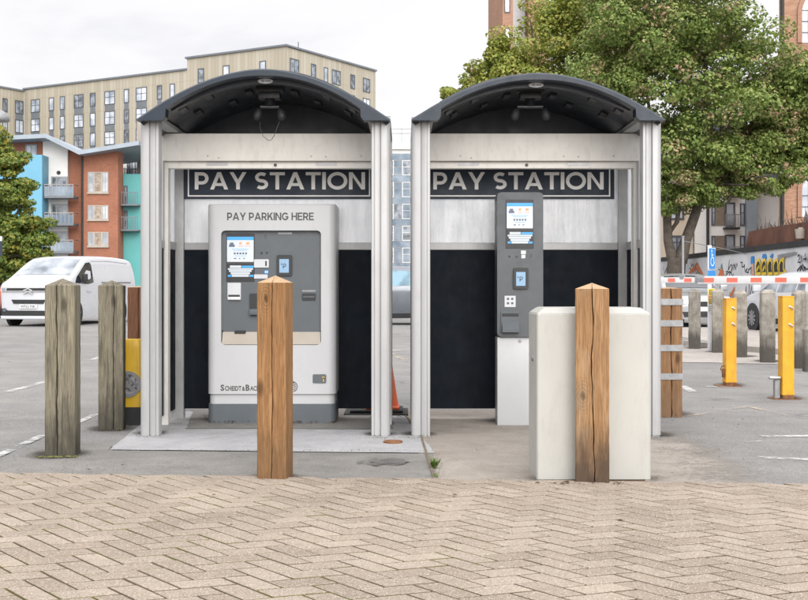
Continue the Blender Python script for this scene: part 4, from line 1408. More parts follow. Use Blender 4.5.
spray('graffiti', [scribble(px, py, w, h, n) for px, py, w, h, n in ((664, 270, 5, 9, 7), (690, 268, 4, 10, 7), (696, 273, 5, 8, 6), (727, 268, 7, 11, 9), (734, 266, 4, 13, 7), (741, 266, 6, 12, 9), (747, 270, 6, 9, 8), (726, 274, 8, 6, 7), (718, 271, 6, 7, 6), (800, 268, 10, 6, 8))], G['black'], .045)
spray('graffiti', [scribble(px, py, w, h, n) for px, py, w, h, n in ((668, 290, 8, 10, 8), (728, 294, 8, 12, 8), (742, 292, 7, 14, 8), (738, 300, 9, 10, 7), (750, 295, 5, 14, 7))], G['grey'], .06, .006)
spray('graffiti', [[wm(689, 274), wm(697.5, 263.5), wm(703, 275)], [wm(691, 272), wm(698, 268), wm(701, 274)], [wm(732, 292), wm(733, 300)], [wm(728, 300), wm(735, 288)]], G['orange'], .12, .012)
fillp('graffiti', [[(718.5, 276), (722, 265), (724.5, 276)], [(671, 276), (673.5, 266), (677, 276)]], G['orange'], .016)
fillp('graffiti', [[(670, 276), (673, 263), (674.5, 270)], [(721, 268), (722, 263), (723, 269)]], G['teal'], .02)
fillp('graffiti', [[(751, 263), (751.5, 256.5), (754.5, 256), (754.8, 262), (753, 266)], [(762.5, 258), (763, 254.5), (766, 253.6), (767.5, 257.5), (765, 259)], [(770, 257), (772, 254), (774, 253.6), (773, 258)]], G['blue'], .016)
fillp('graffiti', [[(752, 276), (752.5, 264), (754.5, 263), (755, 276)]], G['pink'], .024)
# block letters: dark bodies with yellow outlines
dark, outl = [], []
for px in (757.2, 763, 769, 775, 780.6):
    body = [(px, 274), (px - .3, 265), (px + 1.2, 260.5), (px + 3, 259.6), (px + 4.2, 263), (px + 4, 268), (px + 4.6, 273.4)]
    dark.append(body); outl.append([wm(*p) for p in body])
fillp('graffiti', dark, G['black'], .03)
spray('graffiti', [o_ + [o_[0]] for o_ in outl] + [[wm(758, 271), wm(760, 266)], [wm(764, 271), wm(766, 266)], [wm(783, 259), wm(784.5, 257), (wm(785.5, 260))], [wm(785, 270), wm(787.5, 274)]], G['yellow'], .1, .036)
fillp('graffiti', [[(779, 261), (779, 254.8), (797.5, 251.5), (797.5, 254), (783, 258)]], G['grey'], .042)
spray('graffiti', [[wm(799.5, 256.5), wm(801, 254.8), wm(802, 257), wm(799.6, 262.5), wm(802.4, 262)], [wm(803.6, 255.5), wm(803.8, 262)], [wm(807.4, 262), wm(807.2, 253.5), wm(805, 259.4), wm(808.4, 258.6)], [wm(799, 271), wm(803, 266), wm(806, 272)]], G['black'], .07, .05)

# rust coloured wall with ivy stubble behind it
b = BM()
prism(b, [(11.0, 0), (41.6, 0), (42.0, 1.6), (41.7, 2.4), (41.2, 3.05), (38, 3.08), (11.0, 3.0)], 'x', 12.35, 12.8)
tag(obj('rust_brown_wall', b, M['rust_wall']), 'rust brown boundary wall rising behind the graffiti wall', 'wall')
b = BM(); rr = random.Random(4)
for i in range(140):
    y = rr.uniform(34, 40.5); x = rr.uniform(12.4, 12.75); z = 3.02
    a = rr.uniform(-1, 1); h = rr.uniform(.15, .6) * (1 if rr.random() < .3 else .5)
    tube(b, [(x, y, z), (x + .1 * a, y + .15 * a, z + h * .6), (x + .25 * a, y + .35 * a, z + h)], [.012, .01, .004], 4, False)
tag(obj('dry_weeds', b, M['bark']), 'dry brown weeds sprouting along the top of the rust brown wall', 'weeds')
b = BM(); d = 35.6; cyl(b, (12.28, d, 2.72), .14, .3, 'z', 14, .18); box(b, 12.22, 12.345, d - .05, d + .05, 2.82, 2.92); tag(obj('wall_lamp', b, M['stone']), 'small pale wall lamp fixed to the rust brown wall', 'lamp')
b = BM(); tube(b, [(X(683, 34), 34, Z(241, 34)), (X(720, 36.5), 36.5, Z(248, 36.5)), (X(748, 39.5), 39.5, Z(254.5, 39.5))], .012, 6)
tag(obj('overhead_cable', b, M['steel']), 'thin cable slanting from the galvanised pole to the wall', 'cable')


# ------------------------------------------------------------------ buildings
def facade_u(px, P, a):
    """distance along a facade through P with heading a (radians) where the sight line of column px crosses it"""
    k = (px - CX) / F; c, s = cos(a), sin(a)
    return (k * P[1] - P[0]) / (c - k * s)


def depth_at(px, P, a): return P[1] + sin(a) * facade_u(px, P, a)


def window(parent, u0, u1, z0, z1, y=0, frame=None, pane=None, fw=.08, mull=1, trans=0, name='window', depth=.06):
    """frame proud of the wall by a few mm with its pane inside; local x along the wall, -y outwards"""
    b = BM()
    for q in ((u0, u0 + fw, z0, z1), (u1 - fw, u1, z0, z1), (u0 + fw, u1 - fw, z0, z0 + fw), (u0 + fw, u1 - fw, z1 - fw, z1)):
        box(b, q[0], q[1], y - depth, y + .02, q[2], q[3])
    for k in range(mull):
        m = u0 + (u1 - u0) * (k + 1) / (mull + 1); box(b, m - fw * .35, m + fw * .35, y - depth + .01, y + .02, z0 + fw, z1 - fw)
    for k in range(trans):
        m = z0 + (z1 - z0) * (k + 1) / (trans + 1) + .1
        box(b, u0 + fw, u1 - fw, y - depth + .018, y + .02, m - fw * .3, m + fw * .3)
    w = obj(name, b, frame or M['window_frame'], parent, None)
    b = BM(); box(b, u0 + fw * .9, u1 - fw * .9, y - .02, y - .008, z0 + fw * .9, z1 - fw * .9); obj('pane', b, pane or M['pane'], w, None)
    return w


# --- tan clad apartment block (two facades meeting at a corner)
TA = math.atan2(-.502, .865)      # facade A heading (left to right)
TB = math.atan2(.846, .533)       # facade B heading
PC = (X(286, 155), 155.0)
tan = thing('apartment_block', 'large tan clad apartment block with dark window columns', 'building', (PC[0], PC[1], 0), TA)
lenA = 50.5
uS = facade_u(187, PC, TA)
b = BM(); box(b, -lenA, uS, 0, 16, 0, 31.6); w1 = obj('wall', b, M['cladding'], tan, None)
b = BM(); box(b, uS, 0, 0, 13, 0, 33.2); obj('wall', b, M['cladding'], tan, None)
b = BM(); box(b, -lenA - .1, uS - .05, -.25, 16, 31.6, 31.85); box(b, uS - .2, .25, -.25, 13.2, 33.2, 33.45); obj('roof', b, M['spandrel'], tan, None)
b = BM(); box(b, -lenA + .3, -lenA + 5, 5, 12, 31.86, 33.1); box(b, -9, -4, 5, 10, 33.46, 34); box(b, -.9, -.8, 4.0, 4.1, 33.46, 34.6); obj('roof_plant', b, M['spandrel'], tan, None)
# facade B body: own part, rotated about the corner
angB = TB - TA
fB = obj('side_wall', (lambda bb: (box(bb, 0.02, facade_u(375.6, PC, TB), 0.02, 13, 0, 33.19), bb)[1])(BM()), M['cladding'], tan, None, (0, 0, 0), angB)
uB1 = facade_u(375.6, PC, TB); uBs = facade_u(325, PC, TB)
bb = BM(); box(bb, .3, uB1 + .1, -.22, 13, 33.2, 33.45); obj('side_roof', bb, M['spandrel'], tan, None, (0, 0, 0), angB)
colsA = [(31, 40, 1), (49, 54, 0), (60, 65, 0), (74, 83.6, 1), (90, 95.6, 0), (104.6, 115, 1), (124, 129, 0), (136, 147, 1), (157, 162, 0), (170, 175, 0), (184, 186.6, 0), (198, 204, 0), (223, 229.5, 0), (259.6, 266, 0)]
ztop = 29.9
wmats = [M['pane'], M['pane'], M['pane_dark']]
rw = random.Random(12)
for p0, p1, mu in colsA:
    u0, u1 = facade_u(p0, PC, TA), facade_u(p1, PC, TA)
    z1 = ztop if p0 < 190 else ztop + 1.7
    rows = 5 if p0 < 140 else (2 if p0 < 190 else 1)
    for r_ in range(rows):
        zt = z1 - r_ * 3.0 - (1.3 if p0 > 175 and p0 < 190 else 0)
        window(tan, u0, u1, zt - 2.05, zt, 0, None, rw.choice(wmats), .12, mu, 1 if mu else 0)
        if r_ < rows - 1:
            bb = BM(); box(bb, u0 + .05, u1 - .05, -.03, .02, zt - 2.94, zt - 2.06); obj('spandrel_panel', bb, M['spandrel'], tan, None)
for p0, p1, mu in ((290, 299, 1), (311, 316, 0), (324, 328, 0), (332, 340.5, 1), (350.5, 355, 0), (363, 370, 1)):
    u0, u1 = facade_u(p0, PC, TB), facade_u(p1, PC, TB)
    for r_ in range(3):
        zt = ztop + 1.9 - r_ * 3.0
        window(fB, u0, u1, zt - 2.1, zt, .02, None, rw.choice(wmats), .12, mu, 0)
# left wing returning towards us
PW = (PC[0] - lenA * cos(TA), PC[1] - lenA * sin(TA))
wing = obj('wing_wall', (lambda bb: (box(bb, -26, -.02, .02, 14, 0, 31.3), bb)[1])(BM()), M['cladding'], tan, None, (-lenA, 0, 0), angB)
for p0, p1 in ((15.0, 23.5), (2.5, 7.5), (-9, -3)):
    u0, u1 = facade_u(p0, PW, TB), facade_u(p1, PW, TB)
    for r_ in range(5):
        zt = ztop - .1 - r_ * 3.0
        window(wing, u0, u1, zt - 2.1, zt, .02, None, rw.choice(wmats), .14, 1, 0)
        if r_ < 4:
            bb = BM(); box(bb, u0 + .05, u1 - .05, -.01, .03, zt - 2.95, zt - 2.12); obj('spandrel_panel', bb, M['spandrel'], wing, None)
bb = BM(); box(bb, -26, .1, -.2, 14, 31.3, 31.55); obj('wing_roof', bb, M['spandrel'], tan, None, (-lenA, 0, 0), angB)

# --- pale brick stair tower in front of it
d = 128
st = thing('stair_tower', 'pale brick stair tower between the teal flats and the pay shelter', 'building', (X(143, d), d, 0))
k_ = d / F
bb = BM(); box(bb, (137 - 143) * k_, (152 - 143) * k_, 0, 5, 0, Z(118.5, d)); obj('wall', bb, M['brick_buff'], st, None)
bb = BM(); box(bb, (119.5 - 143) * k_, (137 - 143) * k_ - .01, 1.2, 5, 0, Z(150, d)); obj('link_wall', bb, M['render_grey'], st, None)
for py in (160, 186, 212, 238):
    window(st, (124.5 - 143) * k_, (128 - 143) * k_, Z(py + 18, d), Z(py, d), 1.2, None, M['pane_dark'], .1, 0, 0)
    window(st, (129 - 143) * k_, (136.4 - 143) * k_, Z(py + 18, d), Z(py, d), 1.2, None, M['pane'], .1, 1, 1)
    bb = BM(); box(bb, (119.5 - 143) * k_, (137 - 143) * k_, .2, 1.15, Z(py + 20.5, d), Z(py + 18.6, d))
    for q in range(9): box(bb, (119.7 - 143 + q * 2.1) * k_, (119.7 - 143 + q * 2.1) * k_ + .06, .22, .28, Z(py + 18.6, d), Z(py + 9, d))
    box(bb, (119.5 - 143) * k_, (137 - 143) * k_, .2, .3, Z(py + 9, d), Z(py + 8.4, d)); obj('balcony', bb, M['balcony'], st, None)

# --- blue, white and red brick apartments with a butterfly roof
d = 118.0; k_ = d / F
fl = thing('colourful_flats', 'blue, white and red brick flats with a butterfly roof', 'building', (X(84, d), d, 0))


def fx(px): return (px - 84) * k_
def fz(py): return Z(py, d)


bb = BM(); prism(bb, [(fx(83.5), 0), (fx(118), 0), (fx(118), fz(147)), (fx(83.5), fz(152.5))], 'y', 0, 2.15); obj('brick_wall', bb, M['brick_red'], fl, None)
bb = BM(); prism(bb, [(fx(66), 0), (fx(83.4), 0), (fx(83.4), fz(152.5)), (fx(66), fz(149))], 'y', 1.0, 9); obj('brick_wall', bb, M['brick_red'], fl, None)
bb = BM(); prism(bb, [(fx(41), 0), (fx(65.9), 0), (fx(65.9), fz(145)), (fx(52), fz(139)), (fx(41), fz(140))], 'y', .6, 9); obj('rendered_wall', bb, M['render_white'], fl, None)
bb = BM(); box(bb, fx(-5), fx(47), -1.6, .5, 0, fz(156.6)); obj('blue_wall', bb, M['blue_wall'], fl, None)
bb = BM(); box(bb, fx(-5), fx(40.9), .8, 9, 0, fz(141)); obj('top_wall', bb, M['brick_red'], fl, None)
bb = BM(); box(bb, fx(118.1), fx(135.5), 2.2, 9, 0, fz(172)); obj('teal_wall', bb, M['teal_wall'], fl, None)
bb = BM()
th = .42
prof = [(3, 138.6), (51, 136.2), (84, 152.6), (143, 143.2)]
prism(bb, [(fx(p), fz(q)) for p, q in prof] + [(fx(p), fz(q) - th) for p, q in prof[::-1]], 'y', -1.9, 10)
for v_ in bb.verts: pass
obj('roof', bb, M['roof_grey'], fl, None)
bb = BM(); cyl(bb, (fx(82.4), -.08, fz(152) / 2), .1, fz(153), 'z', 10); obj('drainpipe', bb, M['trim'], fl)
for (p0, p1, q0, q1) in ((88, 108.5, 172, 192.5), (88, 108.5, 205.3, 219.6), (88, 108.5, 232, 246)):
    w_ = window(fl, fx(p0), fx(p0 + 6), fz(q1), fz(q0), 0, M['stone'], M['pane'], .1, 0, 0)
    window(fl, fx(p0 + 6), fx(p0 + 14), fz(q1), fz(q0), 0, M['stone'], M['pane_warm'], .1, 0, 1)
    window(fl, fx(p0 + 14), fx(p1), fz(q1), fz(q0), 0, M['stone'], M['pane'], .1, 1, 0)
    bb = BM(); box(bb, fx(p0 - .5), fx(p1 + .5), -.18, .0, fz(q1) - .16, fz(q1) - .01); obj('sill', bb, M['stone'], fl, None)
for q0, q1 in ((176, 196.5), (203.5, 223.5), (231, 251)):
    window(fl, fx(49.5), fx(66), fz(q1), fz(q0), .6, M['steel'], M['pane_dark'], .14, 2, 0, 'patio_door')
for q0, q1 in ((186, 196.8), (214, 224), (241, 251.5)):
    bl = BM(); box(bl, fx(48), fx(77), -1.3, .55, fz(q1 + 2.2), fz(q1)); ba_ = obj('balcony', bl, M['balcony'], fl, None)
    bl = BM()
    for i in range(8): box(bl, fx(48) + i * (fx(77) - fx(48) - .06) / 7, fx(48) + i * (fx(77) - fx(48) - .06) / 7 + .06, -1.28, -1.22, fz(q1), fz(q0))
    box(bl, fx(48), fx(77), -1.3, -1.2, fz(q0), fz(q0) + .08)
    for s in (0, 1): box(bl, (fx(48), fx(77) - .06)[s], (fx(48), fx(77) - .06)[s] + .06, -1.2, .5, fz(q0), fz(q0) + .08)
    obj('railing', bl, M['steel'], ba_, None)
    bl = BM(); box(bl, fx(48.3), fx(76.7), -1.25, -1.24, fz(q1), fz(q0) - .15); obj('railing_glass', bl, M['pane_blue'], ba_, None)
window(fl, fx(23), fx(34.5), fz(156), fz(143.5), .8, M['steel'], M['pane'], .12, 1, 0)
bb = BM(); cyl(bb, (fx(57), .56, fz(172.2)), .2, .1, 'y', 16); obj('wall_light', bb, M['trim'], fl)
for q0, q1 in ((192, 203.5), (217, 229)):
    bl = BM(); box(bl, fx(118.5), fx(136), .9, 2.15, fz(q1 + 1.5), fz(q1)); 
    for i in range(7): box(bl, fx(119 + 2.7 * i), fx(119 + 2.7 * i) + .06, .9, .96, fz(q1), fz(q0))
    box(bl, fx(118.5), fx(136), .88, .98, fz(q0), fz(q0) + .08); obj('balcony', bl, M['balcony'], fl, None)
    window(fl, fx(118.6), fx(122.5), fz(q1), fz(q0 - 8), 2.2, None, M['pane_dark'], .1, 0, 0)

# --- glazed office seen between the shelters
d = 150.0; k_ = d / F
ofc = thing('glass_office', 'blue glazed office block seen in the gap between the shelters', 'building', (X(400, d), d, 0))
bb = BM(); box(bb, -5.5, 6, 0, 12, 0, Z(149.5, d)); obj('wall', bb, M['render_grey'], ofc, None)
bb = BM(); box(bb, -5.7, 6.2, -.3, 12, Z(149.5, d), Z(143.5, d)); obj('roof', bb, M['render_white'], ofc, None)
bb = BM()
for z in (Z(134, d), Z(129.5, d)): box(bb, -5.5, 6, -.1, -.02, z, z + .09)
for i in range(9): box(bb, -5.4 + 1.4 * i, -5.34 + 1.4 * i, -.1, -.02, Z(143.5, d), Z(129.5, d) + .09)
box(bb, -2.2, -1.3, 2, 4, Z(143.4, d), Z(138, d)); obj('roof_railing', bb, M['steel'], ofc, None)
fl_h = 2.85
for r_ in range(6):
    z0 = r_ * fl_h + .3
    for c_i in range(10):
        u0 = -5.3 + c_i * 1.12
        window(ofc, u0, u0 + 1.1, z0 + .8, z0 + 2.75, 0, M['render_white'] if c_i % 2 else M['steel'], (M['pane_blue'], M['pane_dark'], M['pane_blue'])[(c_i + r_) % 3], .07, 0, 1)
    bb = BM(); box(bb, -5.4, 5.9, -.05, .0, z0 + 2.78, z0 + fl_h + .77); obj('floor_band', bb, M['pane_blue'], ofc, None)

# --- brick tower block behind the maples
d = 82.0; k_ = d / F
tw = thing('brick_tower_block', 'tall brick tower block rising behind the maple crowns', 'building', (X(503, d), d, 0))
bb = BM(); box(bb, (502.5 - 503) * k_, (513 - 503) * k_, 0, 3.5, 0, 30)
prism(bb, [((502.4 - 503) * k_, 0), ((502.4 - 503) * k_, 4), ((493 - 503) * k_, 4.6), ((493.5 - 503) * k_, 4.2)], 'z', 0, 30); obj('wall', bb, M['brick_tower'], tw, None)
bb = BM(); box(bb, (528.5 - 503) * k_, (548 - 503) * k_, 0, 3, 0, 30); obj('wall', bb, M['brick_tower'], tw, None)
bb = BM(); box(bb, (513 - 503) * k_ + .01, (528.5 - 503) * k_ - .01, 2.2, 3, 0, 30); obj('glazed_bay', bb, M['sign_white'], tw, None)  # opaque white paints in the sky reflected by the glazing
bb = BM(); box(bb, (548 - 503) * k_ + .01, (602 - 503) * k_ - .01, 2.2, 3, 0, 19.5); obj('low_wall', bb, M['render_grey'], tw, None)
bb = BM(); box(bb, (602 - 503) * k_, (640 - 503) * k_, .5, 8, 0, 30); obj('wall', bb, M['brick_buff'], tw, None)
for z in (17.5, 20.5, 23.5):
    window(tw, (503 - 503) * k_ + .1, (503 - 503) * k_ + .5, z, z + 1.9, 0, None, M['pane'], .06, 0, 0)
    window(tw, (513.4 - 503) * k_, (515.5 - 503) * k_, z, z + 1.9, 2.2, None, M['pane_blue'], .06, 0, 0)

# --- pale apartments beyond the graffiti wall
d = 72.0; k_ = d / F
ap = thing('pale_apartments', 'pale rendered apartments with grey pillars and small balconies', 'building', (X(700, d), d, 0))


def ax(px): return (px - 700) * k_
def az(py): return Z(py, d)


bb = BM(); box(bb, ax(640), ax(693.5), 0, 9, 0, az(140)); obj('beige_wall', bb, M['beige'], ap, None)
bb = BM(); box(bb, ax(693.6), ax(743), -.4, 9, 0, az(150)); obj('white_wall', bb, M['render_white'], ap, None)
bb = BM(); box(bb, ax(743.1), ax(754.6), -.8, 9, 0, az(160)); obj('grey_pillar', bb, M['roof_grey'], ap, None)
bb = BM(); box(bb, ax(754.7), ax(790), -.1, 9, 0, az(187)); obj('end_wall', bb, M['render_grey'], ap, None)
bb = BM(); prism(bb, [(ax(753), az(187)), (ax(792), az(187)), (ax(792), az(172)), (ax(753), az(168))], 'y', -.5, 9); obj('slate_roof', bb, M['slate_roof'], ap, None)
bb = BM(); prism(bb, [(ax(638), az(140)), (ax(744), az(150)), (ax(744), az(120)), (ax(638), az(118))], 'y', -.5, 9.2); obj('upper_storey', bb, M['slate_roof'], ap, None)
bb = BM(); cyl(bb, (ax(694.6), -.08, az(212) / 2), .1, az(212), 'z', 10); cyl(bb, (ax(705.6), -.52, az(200) / 2), .09, az(200), 'z', 10); obj('drainpipe', bb, M['trim'], ap)
for q in (166, 203, 235.5):
    window(ap, ax(669.5), ax(684), az(q + 17), az(q), 0, None, M['pane'], .12, 1, 1)
for q in (172, 204, 236):
    window(ap, ax(709.6), ax(713.6), az(q + 22), az(q), -.4, None, M['pane'], .06, 0, 1)
    window(ap, ax(738), ax(742.6), az(q + 22), az(q), -.4, None, M['pane'], .06, 0, 1)
    window(ap, ax(723), ax(733), az(q + 23), az(q - 1), -.4, None, M['pane'], .09, 0, 0, 'balcony_door')
    bb = BM(); box(bb, ax(714.2), ax(722.8), -.44, -.39, az(q + 22), az(q)); obj('timber_panel', bb, M['timber_panel'], ap, None)
    bb = BM(); box(bb, ax(721), ax(735.6), -1.0, -.42, az(q + 26), az(q + 24)); bl_ = obj('balcony', bb, M['trim'], ap, None)
    bb = BM()
    for i in range(8): box(bb, ax(721.2 + 2 * i), ax(721.2 + 2 * i) + .04, -1.0, -.96, az(q + 24), az(q + 12))
    box(bb, ax(721), ax(735.6), -1.01, -.95, az(q + 12), az(q + 12) + .06); obj('railing', bb, M['steel'], bl_, None)

# --- old brick hall with an arched window
d = 57.0; k_ = d / F
hall = thing('brick_hall', 'old salmon brick hall with tall arched window and drainpipe', 'building', (X(778, d), d, 0))


def hx(px): return (px - 778) * k_
def hz(py): return Z(py, d)


bb = BM(); sk_ = 8 * 375 / F; prism(bb, [(hx(779), 0), (hx(1010), 0), (hx(1010) + sk_, 8), (hx(779) + sk_, 8)], 'z', 0, 22); obj('wall', bb, M['brick_old'], hall, None)
bb = BM(); prism(bb, [(hx(778), -.25), (hx(1011), -.25), (hx(1011) + sk_, 8.2), (hx(778) + sk_, 8.2)], 'z', 22.01, 22.6); obj('cornice', bb, M['stone'], hall, None)
bb = BM(); cyl(bb, (hx(781.6), -.12, 11), .09, 22, 'z', 12); obj('drainpipe', bb, M['trim'], hall)


def arched(px0, px1, pyb, pyt, pys):
    """arched opening: brick surround, deep glazing with bars"""
    x0, x1, z0, z1, zs = hx(px0), hx(px1), hz(pyb), hz(pyt), hz(pys)
    c_ = (x0 + x1) / 2; r_ = (x1 - x0) / 2; rz = z1 - zs
    A = [(x0, z0), (x1, z0), (x1, zs)] + ellipse(c_, zs, r_, rz, 18, 0, 180)[1:]
    bb = BM(); prism(bb, A, 'y', -.03, .02); pn = obj('arched_window', bb, M['pane'], hall, None)
    bb = BM()
    arc = [(x1, z0), (x1, zs)] + ellipse(c_, zs, r_, rz, 18, 0, 180)[1:] + [(x0, z0)]
    out = [(x1 + .22, z0), (x1 + .22, zs)] + ellipse(c_, zs, r_ + .22, rz + .22, 18, 0, 180)[1:] + [(x0 - .22, z0)]
    for i in range(len(arc) - 1):
        prism(bb, [arc[i], arc[i + 1], out[i + 1], out[i]], 'y', -.09, .01)
    obj('brick_arch', bb, M['brick_tower'], pn, None)
    bb = BM(); n = 5
    for i in range(1, n): box(bb, x0 + (x1 - x0) * i / n - .025, x0 + (x1 - x0) * i / n + .025, -.06, -.031, z0, zs + rz * sin(math.acos(abs(2 * i / n - 1))))
    z = z0 + .5
    while z < zs + .2: box(bb, x0, x1, -.055, -.031, z - .02, z + .02); z += .55
    obj('glazing_bar', bb, M['window_frame'], pn, None)


arched(801.5, 836, 217, 172, 190)
arched(801.5, 836, 43, -8, 14)
arched(868, 902, 217, 172, 190); arched(868, 902, 43, -8, 14)
bb = BM(); tube(bb, [(hx(783), -.3, hz(172)), (hx(797), -.4, hz(185))], .03, 6); obj('stay_bar', bb, M['steel'], hall)


# ------------------------------------------------------------------ trees
def leaves_mesh(name, clumps, leaf, per, mat, parent, seed, up=.5):
    """leaf-sized folded faces scattered through every clump of the crown"""
    r = random.Random(seed); verts = []; faces = []
    for (c, rad, dens) in clumps:
        n = int(per * dens)
        for i in range(n):
            while True:
                p = Vector((r.uniform(-1, 1), r.uniform(-1, 1), r.uniform(-1, 1)))
                if .02 < p.length < 1: break
            q = p.normalized() * (p.length ** .6)
            pos = Vector((c[0] + q.x * rad[0], c[1] + q.y * rad[1], c[2] + q.z * rad[2]))
            nrm = (q * .8 + Vector((r.uniform(-.7, .7), r.uniform(-.7, .7), up + r.uniform(-.6, .6)))).normalized()
            a = nrm.orthogonal().normalized()
            a.rotate(Matrix.Rotation(r.uniform(0, 2 * PI), 3, nrm))
            bq = nrm.cross(a)
            s = leaf * r.choice((.55, .75, .9, 1.0, 1.15, 1.4)) * r.uniform(.85, 1.15)
            k = len(verts)
            fold = nrm * (s * r.uniform(-.28, .1))
            verts += [pos - a * s * .5, pos + bq * s * .42 - a * s * .1 + fold, pos + a * s * .55, pos - bq * s * .42 - a * s * .1 + fold]
            faces += [(k, k + 1, k + 2), (k, k + 2, k + 3)]
    me = bpy.data.meshes.new(name); me.from_pydata([tuple(v) for v in verts], [], faces)
    me.materials.append(mat)
    o = bpy.data.objects.new(name, me); COL.objects.link(o); o.parent = parent
    return o


def crown_clumps(centre, rad, n, size, seed, shell=.55, keep=None):
    r = random.Random(seed); out = []
    tries = 0
    while len(out) < n and tries < n * 30:
        tries += 1
        p = Vector((r.uniform(-1, 1), r.uniform(-1, 1), r.uniform(-1, 1)))
        l = p.length
        if l > 1 or l < .05: continue
        if l < shell and r.random() < .72: continue
        c = Vector((centre[0] + p.x * rad[0], centre[1] + p.y * rad[1], centre[2] + p.z * rad[2]))
        if keep and not keep(c): continue
        s = size * r.uniform(.6, 1.35)
        out.append((c, (s * 1.15, s * 1.15, s * .62), (s / size) ** 2))
    return out


def limbs(bm, start, ends, r0, seed):
    r = random.Random(seed)
    for e, rr in ends:
        s, e = Vector(start), Vector(e); pts = []; n = 7
        for i in range(n + 1):
            t_ = i / n; p = s.lerp(e, t_); p += Vector((r.uniform(-1, 1), r.uniform(-1, 1), r.uniform(-.5, .5))) * .12 * sin(PI * t_)
            p.z += .25 * sin(PI * t_) * (e - s).length * .12
            pts.append(p)
        tube(bm, pts, [rr + (.03 - rr) * (i / n) for i in range(n + 1)], 8)


# big maple
d = 47.0
bx = X(679, d)
maple = thing('maple_tree', 'large dark green maple with forked trunk and reddish seed clusters', 'tree', (bx, d, 0), 0, 'trees behind the graffiti wall')
def ml(px, py, dy=0): return Vector((X(px, d) - bx, dy, Z(py, d)))
bm = BM()
tube(bm, [ml(676, 300), ml(676, 270), ml(677, 258)], [.42, .38, .38], 12)
tube(bm, [ml(673, 262), ml(668, 240), ml(667, 215), ml(665, 180), ml(662, 130, .5)], [.23, .19, .17, .13, .08], 10)
tube(bm, [ml(680, 262), ml(686, 240), ml(695, 215), ml(703, 190), ml(722, 150), ml(735, 100)], [.3, .22, .2, .17, .12, .06], 10)
tube(bm, [ml(669, 233), ml(677, 222), ml(680, 200), ml(684, 175), ml(690, 120, -.5)], [.1, .095, .09, .08, .04], 8)
limbs(bm, ml(703, 190), [(ml(750, 170, -2), .12), (ml(770, 120, -1), .12), (ml(700, 90, 1), .12), (ml(730, 190, -2.5), .08), (ml(748, 182, -3), .08)], .12, 3)
limbs(bm, ml(665, 185), [(ml(620, 120, -1), .12), (ml(600, 150, 1.5), .1), (ml(640, 60, 0), .12), (ml(655, 205, -2), .08)], .12, 4)
limbs(bm, ml(716, 160), [(ml(790, 60, 0), .1), (ml(740, 30, 1), .1), (ml(690, 20, -1), .09)], .1, 5)
obj('trunk', bm, M['bark'], maple, 50)
cl = []
gap = lambda c: not (c.x > ml(742, 0).x and c.z > ml(0, 42).z - .35 * (c.x - ml(742, 0).x) * 0)
cl += crown_clumps(ml(690, 92), (5.6, 4.2, 4.7), 150, .66, 11, .6, gap)
cl += crown_clumps(ml(640, 60), (3.3, 3.4, 3.8), 66, .6, 12, .5)
cl += crown_clumps(ml(745, 108), (3.1, 3.2, 3.5), 70, .58, 13, .5, gap)
cl += crown_clumps(ml(680, 5), (4.3, 3.6, 3.0), 74, .6, 14, .5, gap)
cl += crown_clumps(ml(722, 177, -1.5), (2.7, 1.8, .85), 32, .46, 15, .2)
cl += crown_clumps(ml(672, 190, -1.2), (1.6, 1.6, 1.0), 24, .45, 16, .2)
cl += crown_clumps(ml(785, 140, -.5), (1.5, 1.6, 1.5), 40, .45, 17, .2)
cl += crown_clumps(ml(800, 108, -.5), (2.3, 2.2, 2.3), 64, .5, 18, .35, gap)
leaves_mesh('crown', cl, .126, 285, M['leaf'], maple, 5)

# yellower maple to its left
d = 52.0
gx = X(560, d)
m2 = thing('yellowing_maple', 'yellow green maple rising behind the arched roof, tinged with brown', 'tree', (gx, d, 0), 0, 'trees behind the graffiti wall')
def gl(px, py, dy=0): return Vector((X(px, d) - gx, dy, Z(py, d)))
bm = BM(); tube(bm, [gl(560, 300), gl(560, 220), gl(555, 150), gl(550, 90)], [.5, .4, .3, .14], 12)
limbs(bm, gl(557, 170), [(gl(490, 90, 0), .14), (gl(455, 105, -.5), .1), (gl(600, 60, 1), .14), (gl(530, 20, 0), .14), (gl(590, 120, -1), .1)], .14, 8)
obj('trunk', bm, M['bark'], m2, 50)
gapl = lambda c: not (c.x < gl(532, 0).x and c.z > gl(0, 40).z)
cl = crown_clumps(gl(556, 75), (4.0, 3.2, 3.7), 130, .58, 31, .5, gapl)
cl += crown_clumps(gl(520, 100), (3.0, 2.4, 2.0), 70, .5, 32, .3)
cl += crown_clumps(gl(475, 98), (1.5, 1.4, .8), 30, .34, 33, .2)
cl += crown_clumps(gl(455, 102), (.8, .8, .5), 10, .26, 35, .1)
cl += crown_clumps(gl(500, 62), (1.3, 1.4, 1.2), 26, .36, 36, .2, gapl)
cl += crown_clumps(gl(585, 30), (2.2, 2.4, 2.3), 50, .55, 34, .3)
leaves_mesh('crown', cl, .13, 240, M['leaf_gold'], m2, 6)

